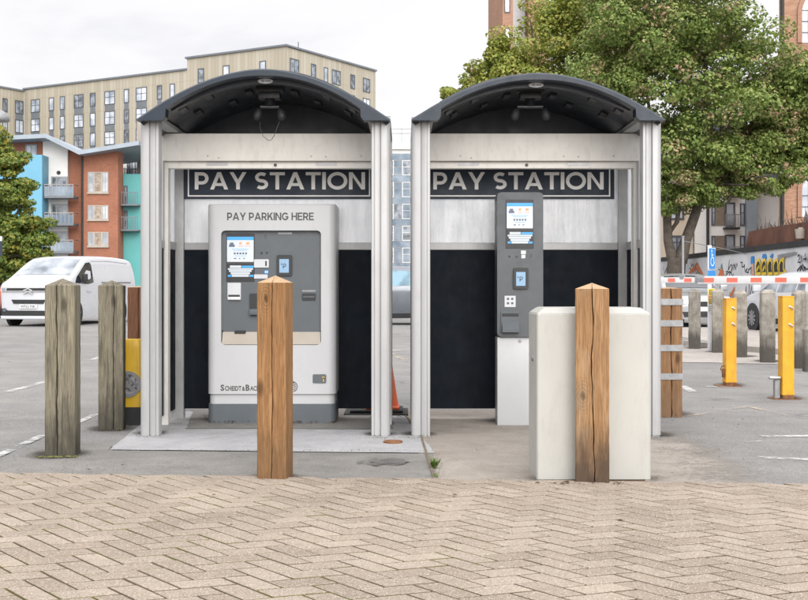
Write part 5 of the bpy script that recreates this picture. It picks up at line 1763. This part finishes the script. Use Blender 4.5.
# leafy tree at the left edge
d = 43.0
lx = X(-4, d)
m3 = thing('leafy_tree', 'golden green conical tree in front of the blue flats', 'tree', (lx, d, 0))
def ll(px, py, dy=0): return Vector((X(px, d) - lx, dy, Z(py, d)))
bm = BM(); tube(bm, [ll(-4, 315), ll(-4, 240), ll(-5, 180), ll(-6, 140)], [.28, .22, .14, .05], 10)
limbs(bm, ll(-4, 260), [(ll(30, 245, -.4), .07), (ll(40, 255, 0), .06), (ll(-40, 240, 0), .07), (ll(20, 205, 0), .06)], .07, 9)
obj('trunk', bm, M['bark'], m3, 50)
cl = []
for i, (px, py, rx, rz, n) in enumerate(((-6, 146, 17, 16, 20), (-4, 172, 27, 18, 38), (-1, 200, 34, 20, 54), (2, 232, 40, 20, 66), (0, 260, 42, 18, 54), (42, 238, 13, 5, 10), (36, 222, 13, 6, 10), (36, 253, 15, 5, 10), (24, 186, 9, 6, 8), (18, 160, 8, 6, 7))):
    cl += crown_clumps(ll(px, py), (rx * d / F, min(rx, 30) * d / F, rz * d / F), n, .3, 50 + i, .5)
leaves_mesh('crown', cl, .13, 120, M['leaf_left'], m3, 7, .3)


# ------------------------------------------------------------------ vehicles
def lerp_tab(tab, y):
    if y <= tab[0][0]: return tab[0][1]
    for (a, va), (b, vb) in zip(tab, tab[1:]):
        if y <= b: 
            t_ = (y - a) / (b - a); return va + (vb - va) * t_
    return tab[-1][1]


def smooth_tab(tab, n=3):
    """round the corners of a profile (Chaikin)"""
    for _ in range(n):
        out = [tab[0]]
        for p, q in zip(tab, tab[1:]):
            out.append((p[0] * .78 + q[0] * .22, p[1] * .78 + q[1] * .22)); out.append((p[0] * .22 + q[0] * .78, p[1] * .22 + q[1] * .78))
        out.append(tab[-1]); tab = out
    return tab


def make_car(name, label, loc, rotz, S, paint, group=None):
    """S: profile (y, top z), plan (y, half width), belt height, tumblehome, sill, side windows, windscreen span, wheels"""
    root = thing(name, label, S.get('cat', 'car'), loc, rotz, group)
    top = smooth_tab(S['top'], 2); plan = smooth_tab(S['plan'], 2)
    zb, kk, zs = S['belt'], S['tumble'], S['sill']

    def hw(y, z):
        w = lerp_tab(plan, y)
        if z > zb: return w - kk * (z - zb) - .06 * max(0, z - zb) ** 2
        q = (zb - z) / (zb - zs); return w * (1 - .07 * q ** 3)
    y0, y1 = top[0][0], top[-1][0]
    ys = sorted(set([y0 + (y1 - y0) * i / 56 for i in range(57)] + [p[0] for p in top]))
    bm = BM(); rings = []
    for y in ys:
        zt = lerp_tab(top, y); ring = []
        e = zt - .06
        for i in range(11):
            z = zs + (e - zs) * i / 10; ring.append((hw(y, z), z))
        w = hw(y, zt); ring += [(w - .012, zt - .022), (w - .05, zt - .002), (w * .66, zt + .012), (w * .33, zt + .02), (0, zt + .023)]
        full = ring + [(-x, z) for x, z in ring[-2::-1]]
        rings.append([bm.verts.new((x, y, z)) for x, z in full])
    n = len(rings[0])
    for a, b in zip(rings, rings[1:]):
        for k in range(n - 1): bm.faces.new((a[k], a[k + 1], b[k + 1], b[k]))
        bm.faces.new((a[0], b[0], b[-1], a[-1]))
    bm.faces.new(rings[0]); bm.faces.new(rings[-1])
    body = obj('body', bm, paint, root, 38)
    # glass
    def topglass(nm, ya, yb, inset, mat, off=.012):
        b = BM(); m = 8; k = 10; g = []
        for i in range(m + 1):
            y = ya + (yb - ya) * i / m; zt = lerp_tab(top, y); w = hw(y, zt) - inset
            g.append([b.verts.new((w * (2 * j / k - 1), y, zt + .023 * (1 - abs(2 * j / k - 1) ** 2 * .9) + off)) for j in range(k + 1)])
        for i in range(m):
            for j in range(k): b.faces.new((g[i][j], g[i][j + 1], g[i + 1][j + 1], g[i + 1][j]))
        return obj(nm, b, mat, root, 60)
    if S.get('screen'): topglass('windscreen', *S['screen'], .1, S.get('screen_mat', M['car_glass']))
    if S.get('rear'): topglass('rear_window', *S['rear'], .12, M['car_glass'])
    for pts in S['side']:
        for s in (-1, 1):
            b = BM(); f = b.faces.new([b.verts.new((s * (hw(y, z) + .006), y, z)) for y, z in pts])
            c0 = sum((v.co for v in f.verts), Vector()) / len(f.verts)
            if f.normal.x * s < 0: f.normal_flip()
            fr = obj('side_window', b, S.get('side_mat', M['car_glass']), root, None, recalc=True)
    for pts in S.get('seams', []):
        for s in (-1, 1):
            b = BM(); ribbon(b, pts, .014, lambda u, v, o: (s * (hw(u, v) + .006), u, v), 0); obj('door_seam', b, S.get('seam_mat', M['trim']), root, None)
    # wheels
    for wy in S['wheels']:
        for s in (-1, 1):
            r_ = S['r']; w = lerp_tab(plan, wy)
            b = BM(); cyl(b, (s * (w * .955), wy, r_ + .015), r_ + .055, .11, 'x', 32); obj('wheel_arch', b, M['trim'], root, 40)
            b = BM(); cyl(b, (s * (w - .085), wy, r_), r_, .2, 'x', 32)
            bmesh.ops.bevel(b, geom=[e for e in b.edges if len(e.link_faces) == 2 and e.calc_face_angle(0) > 1], offset=.03, segments=2, affect='EDGES')
            wh = obj('wheel', b, M['tyre'], root, 40)
            b = BM(); xo = s * (w + .017)
            cyl(b, (xo, wy, r_), r_ * .66, .012, 'x', 28, mi=1)
            for k in range(S.get('spokes', 7)):
                a = 2 * PI * k / S.get('spokes', 7)
                m_ = Matrix.Translation((xo + s * .009, wy, r_)) @ Matrix.Rotation(a, 4, 'X')
                sw = .27 / S.get('spokes', 7); bb_ = BM(); prism(bb_, [(-sw * .7, .03), (sw * .7, .03), (sw, r_ * .64), (-sw, r_ * .64)], 'x', -.008, .008)
                bmesh.ops.transform(bb_, matrix=m_, verts=bb_.verts[:])
                me_ = bpy.data.meshes.new('tmp'); bb_.to_mesh(me_); bb_.free(); b.from_mesh(me_); bpy.data.meshes.remove(me_)
            cyl(b, (xo + s * .012, wy, r_), .05, .02, 'x', 16)
            obj('rim', b, [M['rim'], M['trim']], wh, 40)
    # mirrors
    if 'mirror' in S:
        y, z = S['mirror']
        for s in (-1, 1):
            b = BM(); x = s * (hw(y, z) + .03); mw = S.get('mir_w', .2); box(b, min(x, x + s * mw), max(x, x + s * mw), y - .06, y + .05, z, z + S.get('mir_h', .17), .03, 3)
            obj('door_mirror', b, S.get('mirror_mat', paint), root, 40)
    for fn in S.get('extra', []): fn(root, hw, top, body)
    return root


def van_extra(root, hw, top, body):
    y = -2.455
    P = lambda u, v, o: (u, y - .006 - o, v)
    def panel(nm, pts, mat, off=0, dep=.02):
        b = BM(); prism(b, pts, 'y', y + .03, y - dep - off); return obj(nm, b, mat, root, 30)
    g = panel('grille', [(-.72, 1.06), (.72, 1.06), (.68, .98), (-.68, .98)], M['trim'])
    b = BM()
    for z in (1.066, .972): box(b, -.76, .76, y - .035, y - .022, z - .014, z + .014, .005, 1)
    obj('grille_bar', b, M['chrome'], g)
    b = BM()
    for k in (0, 1):
        zc = 1.035 - .075 * k
        for s in (-1, 1): prism(b, [(0, zc + .03), (s * .14, zc - .035), (s * .14, zc - .075), (0, zc - .01)], 'y', y - .037, y - .055 - .001 * s)
    obj('emblem', b, M['chrome'], g, None)
    for s in (-1, 1):
        b = BM(); prism(b, [(s * .62, 1.09), (s * .80, 1.12), (s * .815, .98), (s * .66, .95)], 'y', y + .08, y - .03); hl = obj('headlight', b, M['silver_lbl'], root)
        b = BM(); box(b, min(s * .67, s * .78), max(s * .67, s * .78), y - .036, y - .031, .99, 1.06, .002, 1); obj('lens', b, M['pane'], hl)
        b = BM(); cyl(b, (s * .7, y - .02, .46), .05, .03, 'y', 18); obj('fog_light', b, M['pane_dark'], root)
    panel('upper_intake', [(-.5, .74), (.5, .74), (.44, .63), (-.44, .63)], M['trim'])
    panel('lower_intake', [(-.8, .5), (-.6, .44), (.6, .44), (.8, .5), (.78, .3), (-.78, .3)], M['trim'])
    b = BM(); prism(b, [(-.82, .295), (.82, .295), (.79, .22), (-.79, .22)], 'y', y + .05, y - .03); obj('bumper_lip', b, M['van_white'], root)
    b = BM(); box(b, -.26, .26, y - .034, y - .021, .5, .61, .002, 1); pl_ = obj('number_plate', b, M['sign_white'], root)
    letters('plate_lettering', small_text('WF22 FSK', .07, front(0, y - .0355, .52), .44, .02), M['ink'], pl_)
    for s in (-1, 1):
        b = BM(); ribbon(b, [(-.9, .97), (-.75, .97), (-.6, .97)], .04, lambda u, v, o: (s * (hw(u, v) + .02), u, v), 0); obj('door_handle', b, M['van_white'], root, None)
        b = BM(); box(b, min(s * .95, s * .98), max(s * .95, s * .98), .1, 2.2, 1.21, 1.225); obj('slide_rail', b, M['trim'], root)
    b = BM(); tube(b, [(-.55, -1.62, 1.42), (-.2, -1.5, 1.5), (.1, -1.45, 1.53)], .012, 6); tube(b, [(.15, -1.62, 1.42), (.45, -1.5, 1.5), (.62, -1.45, 1.53)], .012, 6); obj('wiper', b, M['trim'], root)


VAN = dict(cat='van', seam_mat=M['steel'], top=[(-2.45, 1.0), (-2.44, 1.08), (-2.3, 1.17), (-1.75, 1.36), (-.85, 1.87), (-.45, 1.955), (.5, 1.985), (1.6, 1.97), (2.45, 1.92), (2.62, 1.78), (2.66, 1.5)],
           plan=[(-2.45, .74), (-2.4, .86), (-2.15, .95), (-1.6, .965), (2.4, .965), (2.66, .92)], belt=1.2, tumble=.16, sill=.2,
           side=[[(-1.62, 1.2), (-.75, 1.17), (-.44, 1.22), (-.42, 1.74), (-.52, 1.8), (-.78, 1.77), (-1.5, 1.36)]],
           seams=[[(-.42, .4), (-.42, 1.8)], [(-1.35, .45), (-1.38, 1.2)], [(.75, .4), (.75, 1.85)], [(-.42, 1.83), (.75, 1.85), (2.2, 1.8)]],
           screen=(-1.68, -.75), screen_mat=M['windscreen'], wheels=(-1.55, 1.5), r=.33, spokes=5, mirror=(-1.2, 1.24), mir_h=.22, mir_w=.14, mirror_mat=M['trim'], extra=[van_extra])
vd = 34.0
make_car('white_van', 'white panel van parked nose out behind the weathered bollards', (X(47, vd) + .68, vd - .05, 0), R(-9.8), VAN, M['van_white'])


def car_lights(front_z, rear_z, w, L0, L1, dark=True):
    def fn(root, hw, top, body):
        for s in (-1, 1):
            b = BM(); prism(b, [(s * (w - .36), front_z), (s * (w - .06), front_z + .05), (s * (w - .05), front_z - .08), (s * (w - .32), front_z - .1)], 'y', L0 + .12, L0 - .02); obj('headlight', b, M['silver_lbl'], root)
            b = BM(); prism(b, [(s * (w - .3), rear_z), (s * (w - .06), rear_z + .06), (s * (w - .05), rear_z - .12), (s * (w - .26), rear_z - .12)], 'y', L1 - .12, L1 + .02); obj('tail_light', b, M['red'], root)
        b = BM(); prism(b, [(-w + .42, front_z - .02), (w - .42, front_z - .02), (w - .5, front_z - .16), (-w + .5, front_z - .16)], 'y', L0 + .05, L0 - .015); obj('grille', b, M['trim'], root)
        b = BM(); prism(b, [(-w + .2, .42), (w - .2, .42), (w - .26, .28), (-w + .26, .28)], 'y', L0 + .05, L0 - .018); obj('lower_intake', b, M['trim'], root)
        b = BM(); box(b, -.26, .26, L0 - .03, L0 - .0165, .44, .55); obj('number_plate', b, M['sign_white'], root)
        b = BM(); box(b, -.26, .26, L1 + .01, L1 + .025, .62, .73); obj('number_plate', b, M['sign_yellow'], root)
        for s in (-1, 1):
            for yy in (-.15, .75):
                b = BM(); ribbon(b, [(yy, .86), (yy + .1, .87), (yy + .2, .86)], .03, lambda u, v, o: (s * (hw(u, v) + .014), u, v), 0); obj('door_handle', b, M['chrome'], root, None)
            b = BM(); ribbon(b, [(-1.0, .27), (0, .26), (1.0, .27)], .14, lambda u, v, o: (s * (hw(u, v) + .006), u, v), 0); obj('sill_trim', b, M['trim'], root, None)
    return fn


HATCH = dict(top=[(-2.0, .62), (-1.98, .74), (-1.75, .86), (-1.05, .98), (-.35, 1.38), (.05, 1.46), (.9, 1.45), (1.5, 1.36), (1.88, .98), (1.98, .8), (2.0, .55)],
             plan=[(-2.0, .62), (-1.9, .78), (-1.6, .86), (1.6, .86), (1.9, .8), (2.0, .7)], belt=.92, tumble=.33, sill=.22,
             side=[[(-.88, .97), (-.02, .97), (-.02, 1.37), (-.25, 1.34)], [(.06, .97), (.95, .98), (.95, 1.36), (.06, 1.38)], [(1.02, .99), (1.42, 1.02), (1.3, 1.28), (1.02, 1.34)]],
             seams=[[(.02, .35), (.02, .95)], [(-.95, .4), (-.95, .95)], [(1.0, .5), (.98, .95)]],
             screen=(-.98, -.3), rear=(1.5, 1.86), wheels=(-1.25, 1.25), r=.31, spokes=10, mirror=(-.78, .98), extra=[car_lights(.72, .85, .8, -2.0, 2.0)])
SUV = dict(HATCH, top=[(-2.15, .75), (-2.12, .9), (-1.9, 1.02), (-1.15, 1.12), (-.45, 1.55), (0, 1.67), (.9, 1.66), (1.55, 1.54), (2.0, 1.15), (2.12, .95), (2.15, .6)],
           plan=[(-2.15, .68), (-2.05, .82), (-1.7, .91), (1.75, .91), (2.05, .84), (2.15, .74)], belt=1.06, sill=.28,
           side=[[(-.95, 1.11), (0, 1.11), (0, 1.55), (-.3, 1.5)], [(.08, 1.11), (1.05, 1.13), (1.05, 1.52), (.08, 1.56)], [(1.12, 1.14), (1.62, 1.18), (1.48, 1.42), (1.12, 1.5)]],
           seams=[[(.04, .45), (.04, 1.08)], [(-1.0, .5), (-1.0, 1.1)], [(1.1, .6), (1.08, 1.1)]],
           side_mat=M['car_glass_blue'], screen=(-1.08, -.4), rear=(1.58, 1.98), wheels=(-1.35, 1.35), r=.35, mirror=(-.85, 1.12), extra=[car_lights(.88, 1.0, .85, -2.15, 2.15)])
make_car('silver_suv', 'silver car seen side on through the gap between the shelters', (X(388, 33.6), 33.6, 0), R(-90), SUV, M['car_bluegrey'])
HATCH_L = dict(HATCH, side_mat=M['windscreen'])
make_car('silver_hatchback', 'silver hatchback parked along the graffiti wall', (9.88, 28.1, 0), R(-172), HATCH_L, M['van_white'])
make_car('pale_silver_car', 'pale silver car parked nose out behind the disabled bay sign', (X(681, 33), 33, 0), R(4), HATCH, M['car_silver'])
make_car('orange_hatchback', 'orange red hatchback peeping out beyond the white van nose', (X(-24, 41), 41, 0), R(20), HATCH, M['car_orange'])
make_car('grey_hatchback', 'dark grey hatchback roof glimpsed behind the white van bonnet', (X(4, 47), 47, 0), R(10), HATCH, M['car_grey'])

# ------------------------------------------------------------------ street lamp and sign at the left edge
d = 30.0
lp = thing('street_lamp', 'grey domed street lamp head against the tan flats', 'street lamp', (X(-5, d), d, 0))
b = BM(); tube(b, [(0, 0, 0), (0, 0, 4.0), (0, 0, Z(121, d))], [.06, .05, .035], 12); obj('pole', b, M['steel'], lp)
b = BM(); N = 28; prof = [(.05, .30), (.2, .27), (.31, .2), (.365, .1), (.375, .03), (.36, .0), (.05, -.02)]
rgs = [[b.verts.new((r_ * cos(2 * PI * k / N), r_ * sin(2 * PI * k / N), z)) for k in range(N)] for r_, z in prof]
for i in range(len(prof) - 1):
    for k in range(N): b.faces.new((rgs[i][k], rgs[i][(k + 1) % N], rgs[i + 1][(k + 1) % N], rgs[i + 1][k]))
b.faces.new(rgs[0]); b.faces.new(rgs[-1])
obj('lamp_head', b, M['steel'], lp, 40, (0, 0, Z(121, d)))
d = 26.0
ns_ = thing('notice_sign', 'dark blue and white notice sign cut off beside the leafy tree', 'sign', (X(-8, d), d, 0))
b = BM(); tube(b, [(0, .05, 0), (0, .05, Z(234, d))], .04, 10); obj('pole', b, M['steel'], ns_)
b = BM(); box(b, -.26, X(2.6, d) - X(-8, d), -.02, .0, Z(256.5, d), Z(236, d), .004, 1); nb = obj('board', b, M['navy'], ns_)
b = BM(); poly(b, [(-.25, Z(241, d)), (.235, Z(241, d)), (.235, Z(236.4, d)), (-.25, Z(236.4, d))], lambda u, v, o: (u, -.022, v), 0)
for z in (244.5, 247.5, 250.5): poly(b, [(-.2, Z(z + .6, d)), (.18, Z(z + .6, d)), (.18, Z(z - .5, d)), (-.2, Z(z - .5, d))], lambda u, v, o: (u, -.022, v), 0)
letters('notice_print', b, M['sign_white'], nb)

# ------------------------------------------------------------------ small things on the ground
def leaf_scatter(name, spots, mat, size, kind_label=None):
    r = random.Random(17); b = BM()
    for (x, y, sx, sy, n) in spots:
        for i in range(n):
            px_, py_ = x + r.gauss(0, sx), y + r.gauss(0, sy); a = r.uniform(0, 2 * PI); s = size * r.uniform(.5, 1.2); z = r.uniform(.019, .03)
            c, q = cos(a), sin(a)
            v = [(px_ + s * (c * u - q * w), py_ + s * (q * u + c * w), z + h * s) for u, w, h in ((-.9, 0, .0), (0, .45, .35), (.9, 0, .1), (0, -.45, .3))]
            b.faces.new([b.verts.new(p) for p in v])
    o = obj(name, b, mat, None, None); o['kind'] = 'stuff'; return o


gl_ = [(X(px, D(py)), D(py), sx, sy, n) for px, py, sx, sy, n in ((225, 424.5, .09, .012, 22), (300, 425, .12, .012, 20), (336, 425, .05, .03, 14), (566, 487, .07, .012, 12), (618, 487.5, .04, .01, 8), (440, 500, 1.2, .5, 10), (380, 420, .2, .06, 14), (700, 420, .5, .3, 12), (60, 470, .5, .15, 10))]
leaf_scatter('fallen_leaves', gl_, M['leaf_litter'], .018)
b = BM(); r = random.Random(6)
for (px, py, sx, n) in ((54, 458.5, .05, 40), (70, 458, .02, 16), (235, 483, .12, 40), (310, 483.5, .1, 30), (20, 478, .3, 50), (345, 483.5, .3, 40), (120, 430.5, .01, 10), (647, 487.5, .03, 14)):
    d = D(py)
    for i in range(n):
        x, y, s = X(px, d) + r.gauss(0, sx), d + r.uniform(-.02, .02), r.uniform(.006, .016)
        bmesh.ops.create_icosphere(b, subdivisions=1, radius=s, matrix=Matrix.Translation((x, y, .012)) @ Matrix.Diagonal((1, 1, .5, 1)))
o = obj('moss', b, M['moss']); o['kind'] = 'stuff'


def weed(px, py, h, n, label, seed):
    r = random.Random(seed); d = D(py); b = BM()
    for i in range(n):
        a = r.uniform(0, 2 * PI); l = h * r.uniform(.5, 1.1); lean = r.uniform(.2, .9)
        p0 = Vector((r.uniform(-.012, .012), r.uniform(-.012, .012), 0)); dr = Vector((cos(a) * lean, sin(a) * lean, 1)).normalized()
        sd_ = dr.cross(Vector((0, 0, 1))).normalized() * h * .11
        p1, p2 = p0 + dr * l * .55, p0 + dr * l + Vector((0, 0, -.25 * l * lean))
        v = [b.verts.new(q) for q in (p0 - sd_ * .3, p0 + sd_ * .3, p1 + sd_, p1 - sd_, p2)]
        b.faces.new((v[0], v[1], v[2], v[3])); b.faces.new((v[3], v[2], v[4]))
    tag(obj('weed', b, M['weed'], None, None, (X(px, d), d, .004)), label, 'weed')


t = newmat('grime_shade')  # ground stains round the bases, darkened to paint in contact shade
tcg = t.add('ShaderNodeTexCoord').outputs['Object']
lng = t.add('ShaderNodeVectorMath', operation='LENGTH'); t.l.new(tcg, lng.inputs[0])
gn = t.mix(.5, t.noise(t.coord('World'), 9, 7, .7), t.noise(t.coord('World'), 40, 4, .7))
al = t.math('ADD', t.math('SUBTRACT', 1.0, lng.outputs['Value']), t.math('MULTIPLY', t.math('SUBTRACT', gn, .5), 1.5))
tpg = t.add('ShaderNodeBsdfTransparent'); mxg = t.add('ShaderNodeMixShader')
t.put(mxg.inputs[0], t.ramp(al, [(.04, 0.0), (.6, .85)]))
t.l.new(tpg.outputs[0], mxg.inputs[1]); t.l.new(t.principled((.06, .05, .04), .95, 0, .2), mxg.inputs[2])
M['grime_shade'] = t.out(mxg.outputs[0])
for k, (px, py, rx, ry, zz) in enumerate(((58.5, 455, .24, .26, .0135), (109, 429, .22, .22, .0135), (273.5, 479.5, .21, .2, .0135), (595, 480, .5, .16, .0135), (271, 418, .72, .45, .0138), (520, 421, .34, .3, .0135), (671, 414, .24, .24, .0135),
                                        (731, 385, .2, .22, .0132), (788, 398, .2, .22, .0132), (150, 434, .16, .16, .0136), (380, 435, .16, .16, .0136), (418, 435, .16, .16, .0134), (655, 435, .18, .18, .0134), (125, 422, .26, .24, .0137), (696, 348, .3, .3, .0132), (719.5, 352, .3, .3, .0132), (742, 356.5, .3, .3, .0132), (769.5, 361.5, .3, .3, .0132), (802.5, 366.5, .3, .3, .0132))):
    b = BM(); poly(b, ellipse(0, 0, 1.35, 1.35, 24), lambda u, v, o: (u, v, 0), 0)  # one disc per foot: staining plus painted contact shadow
    o = obj('dirt_shade', b, M['grime_shade'], None, None, (X(px, D(py)), D(py), zz + .0001 * k)); o.scale = (rx, ry, 1); o['kind'] = 'stuff'
b = BM(); r = random.Random(31)
for (px, py, sx, sy, n) in ((58, 459, .16, .03, 160), (109, 432, .12, .03, 90), (273, 484, .14, .015, 160), (595, 487.5, .14, .014, 140), (560, 486.5, .2, .012, 140), (640, 487, .1, .012, 90), (270, 425, .55, .015, 240), (150, 438, .08, .03, 80), (380, 439, .08, .03, 80), (418, 439, .08, .03, 80), (655, 440, .1, .04, 60), (437, 470, .03, .3, 200), (673, 418, .14, .04, 90), (520, 428, .3, .03, 120), (260, 452, .9, .02, 200), (700, 455, .5, .5, 240), (90, 470, .6, .2, 300), (733, 388, .15, .08, 70), (788, 401, .15, .08, 70)):
    d = D(py)
    for i in range(n):
        x, y, q = X(px, d) + r.gauss(0, sx), d + r.gauss(0, sy), r.uniform(.001, .0035) * (1 + .6 * (r.random() < .08))
        if y < EY(x) - .02: continue
        bmesh.ops.create_cone(b, cap_ends=True, segments=5, radius1=q, radius2=q * .5, depth=q, matrix=Matrix.Translation((x, y, .0125 + q * .3)) @ Matrix.Rotation(r.uniform(0, 6), 4, 'Z'))
o = obj('grit', b, M['grit'], None, None); o['kind'] = 'stuff'
weed(434, 469, .085, 34, 'small green weed growing in the concrete joint', 3)
weed(436, 478, .035, 14, 'tiny weed sprig nearest the brick pavement at the concrete joint', 4)
b = BM(); d = D(443.5); prism(b, ellipse(0, 0, .07, .075, 16), 'z', 0, .012)
tag(obj('drain_cap', b, M['rust'], None, 30, (X(393, d), d, .008)), 'round rusty drain cap set in the concrete between the shelters', 'drain cap')
b = BM(); rr = random.Random(2); pts = [(X(381, D(463)) + (.17 + rr.uniform(-.03, .03)) * cos(2 * PI * k / 22), D(463) + (.16 + rr.uniform(-.03, .03)) * sin(2 * PI * k / 22)) for k in range(22)]
sheet(b, pts, .0125); structure('road_patch', b, M['stain'])
# slab joints
for a, b_ in ((gp(435, 482), gp(421, 437)), (gp(421, 437), gp(402, 412))):
    p, q = Vector(a), Vector(b_); n_ = Vector((-(q - p).y, (q - p).x)).normalized() * .008
    b = BM(); sheet(b, [p + n_, q + n_, q - n_, p - n_], .0115); structure('road_joint', b, M['joint'])

# ------------------------------------------------------------------ light
SUN_EL, SUN_AZ = R(23), R(168)   # azimuth measured clockwise from +Y
sun = bpy.data.lights.new('sun', 'SUN'); sun.energy = 1.5; sun.angle = R(38); sun.color = (1, .965, .92)
so = bpy.data.objects.new('sun', sun); COL.objects.link(so)
sv = Vector((sin(SUN_AZ) * cos(SUN_EL), cos(SUN_AZ) * cos(SUN_EL), sin(SUN_EL)))
so.rotation_euler = sv.to_track_quat('Z', 'Y').to_euler(); so.location = sv * 60

w = bpy.data.worlds.new('World'); scene.world = w; w.use_nodes = True
t = NT.__new__(NT); t.t = w.node_tree; t.n = t.t.nodes; t.l = t.t.links; t.n.clear()
sky = t.add('ShaderNodeTexSky', sky_type='NISHITA'); sky.sun_disc = False; sky.sun_elevation = SUN_EL; sky.sun_rotation = SUN_AZ
tc = t.add('ShaderNodeTexCoord').outputs['Generated']
zz = t.sep(tc)[2]
# overcast luminance: about three times brighter overhead than at the horizon
lum = t.add('ShaderNodeMapRange'); t.l.new(zz, lum.inputs[0])
lum.inputs[1].default_value = .27; lum.inputs[2].default_value = .95; lum.inputs[3].default_value = 7.1; lum.inputs[4].default_value = 18.5
mp = t.add('ShaderNodeMapping'); mp.inputs['Scale'].default_value = (2.0, 2.0, 5.0); t.l.new(tc, mp.inputs[0])
cn_ = t.noise(mp.outputs[0], 2.2, 6, .55, .3)
cloud = t.ramp(cn_, [(.36, (.925, .915, .94)), (.48, (1.03, 1.01, 1.03)), (.6, (1.08, 1.06, 1.07))])
# extra brightness added to the unseen sky behind the camera, filling the shelters
sp_ = t.sep(tc)
side = t.math('ADD', t.math('MULTIPLY', sp_[0], sin(SUN_AZ)), t.math('MULTIPLY', sp_[1], cos(SUN_AZ)))
br = t.add('ShaderNodeMapRange'); t.l.new(side, br.inputs[0])
br.inputs[1].default_value = -.1; br.inputs[2].default_value = .95; br.inputs[3].default_value = 1.0; br.inputs[4].default_value = 2.1
cl_ = t.mix(1.0, cloud, t.math('MULTIPLY', lum.outputs[0], br.outputs[0]), 'MULTIPLY')
colr = t.mix(.94, sky.outputs[0], cl_)
bg = t.add('ShaderNodeBackground'); t.l.new(colr, bg.inputs[0]); bg.inputs[1].default_value = .1
ow = t.add('ShaderNodeOutputWorld'); t.l.new(bg.outputs[0], ow.inputs[0])

# ------------------------------------------------------------------ camera and output
cam = bpy.data.cameras.new('camera'); co = bpy.data.objects.new('camera', cam); COL.objects.link(co)
co.location = (0, 0, EYE); co.rotation_euler = (R(90), 0, 0)
cam.lens = 36 * F / 808; cam.sensor_width = 36; cam.sensor_fit = 'HORIZONTAL'
cam.shift_y = (HZ - 300) / 808
cam.clip_start = .05; cam.clip_end = 4000
scene.camera = co
vs = scene.view_settings
vs.view_transform = 'Standard'; vs.look = 'None'; vs.exposure = .46; vs.gamma = 1; vs.use_curve_mapping = False
scene.render.engine = 'CYCLES'
scene.cycles.use_denoising = True
scene.cycles.max_bounces = 8; scene.cycles.transparent_max_bounces = 12
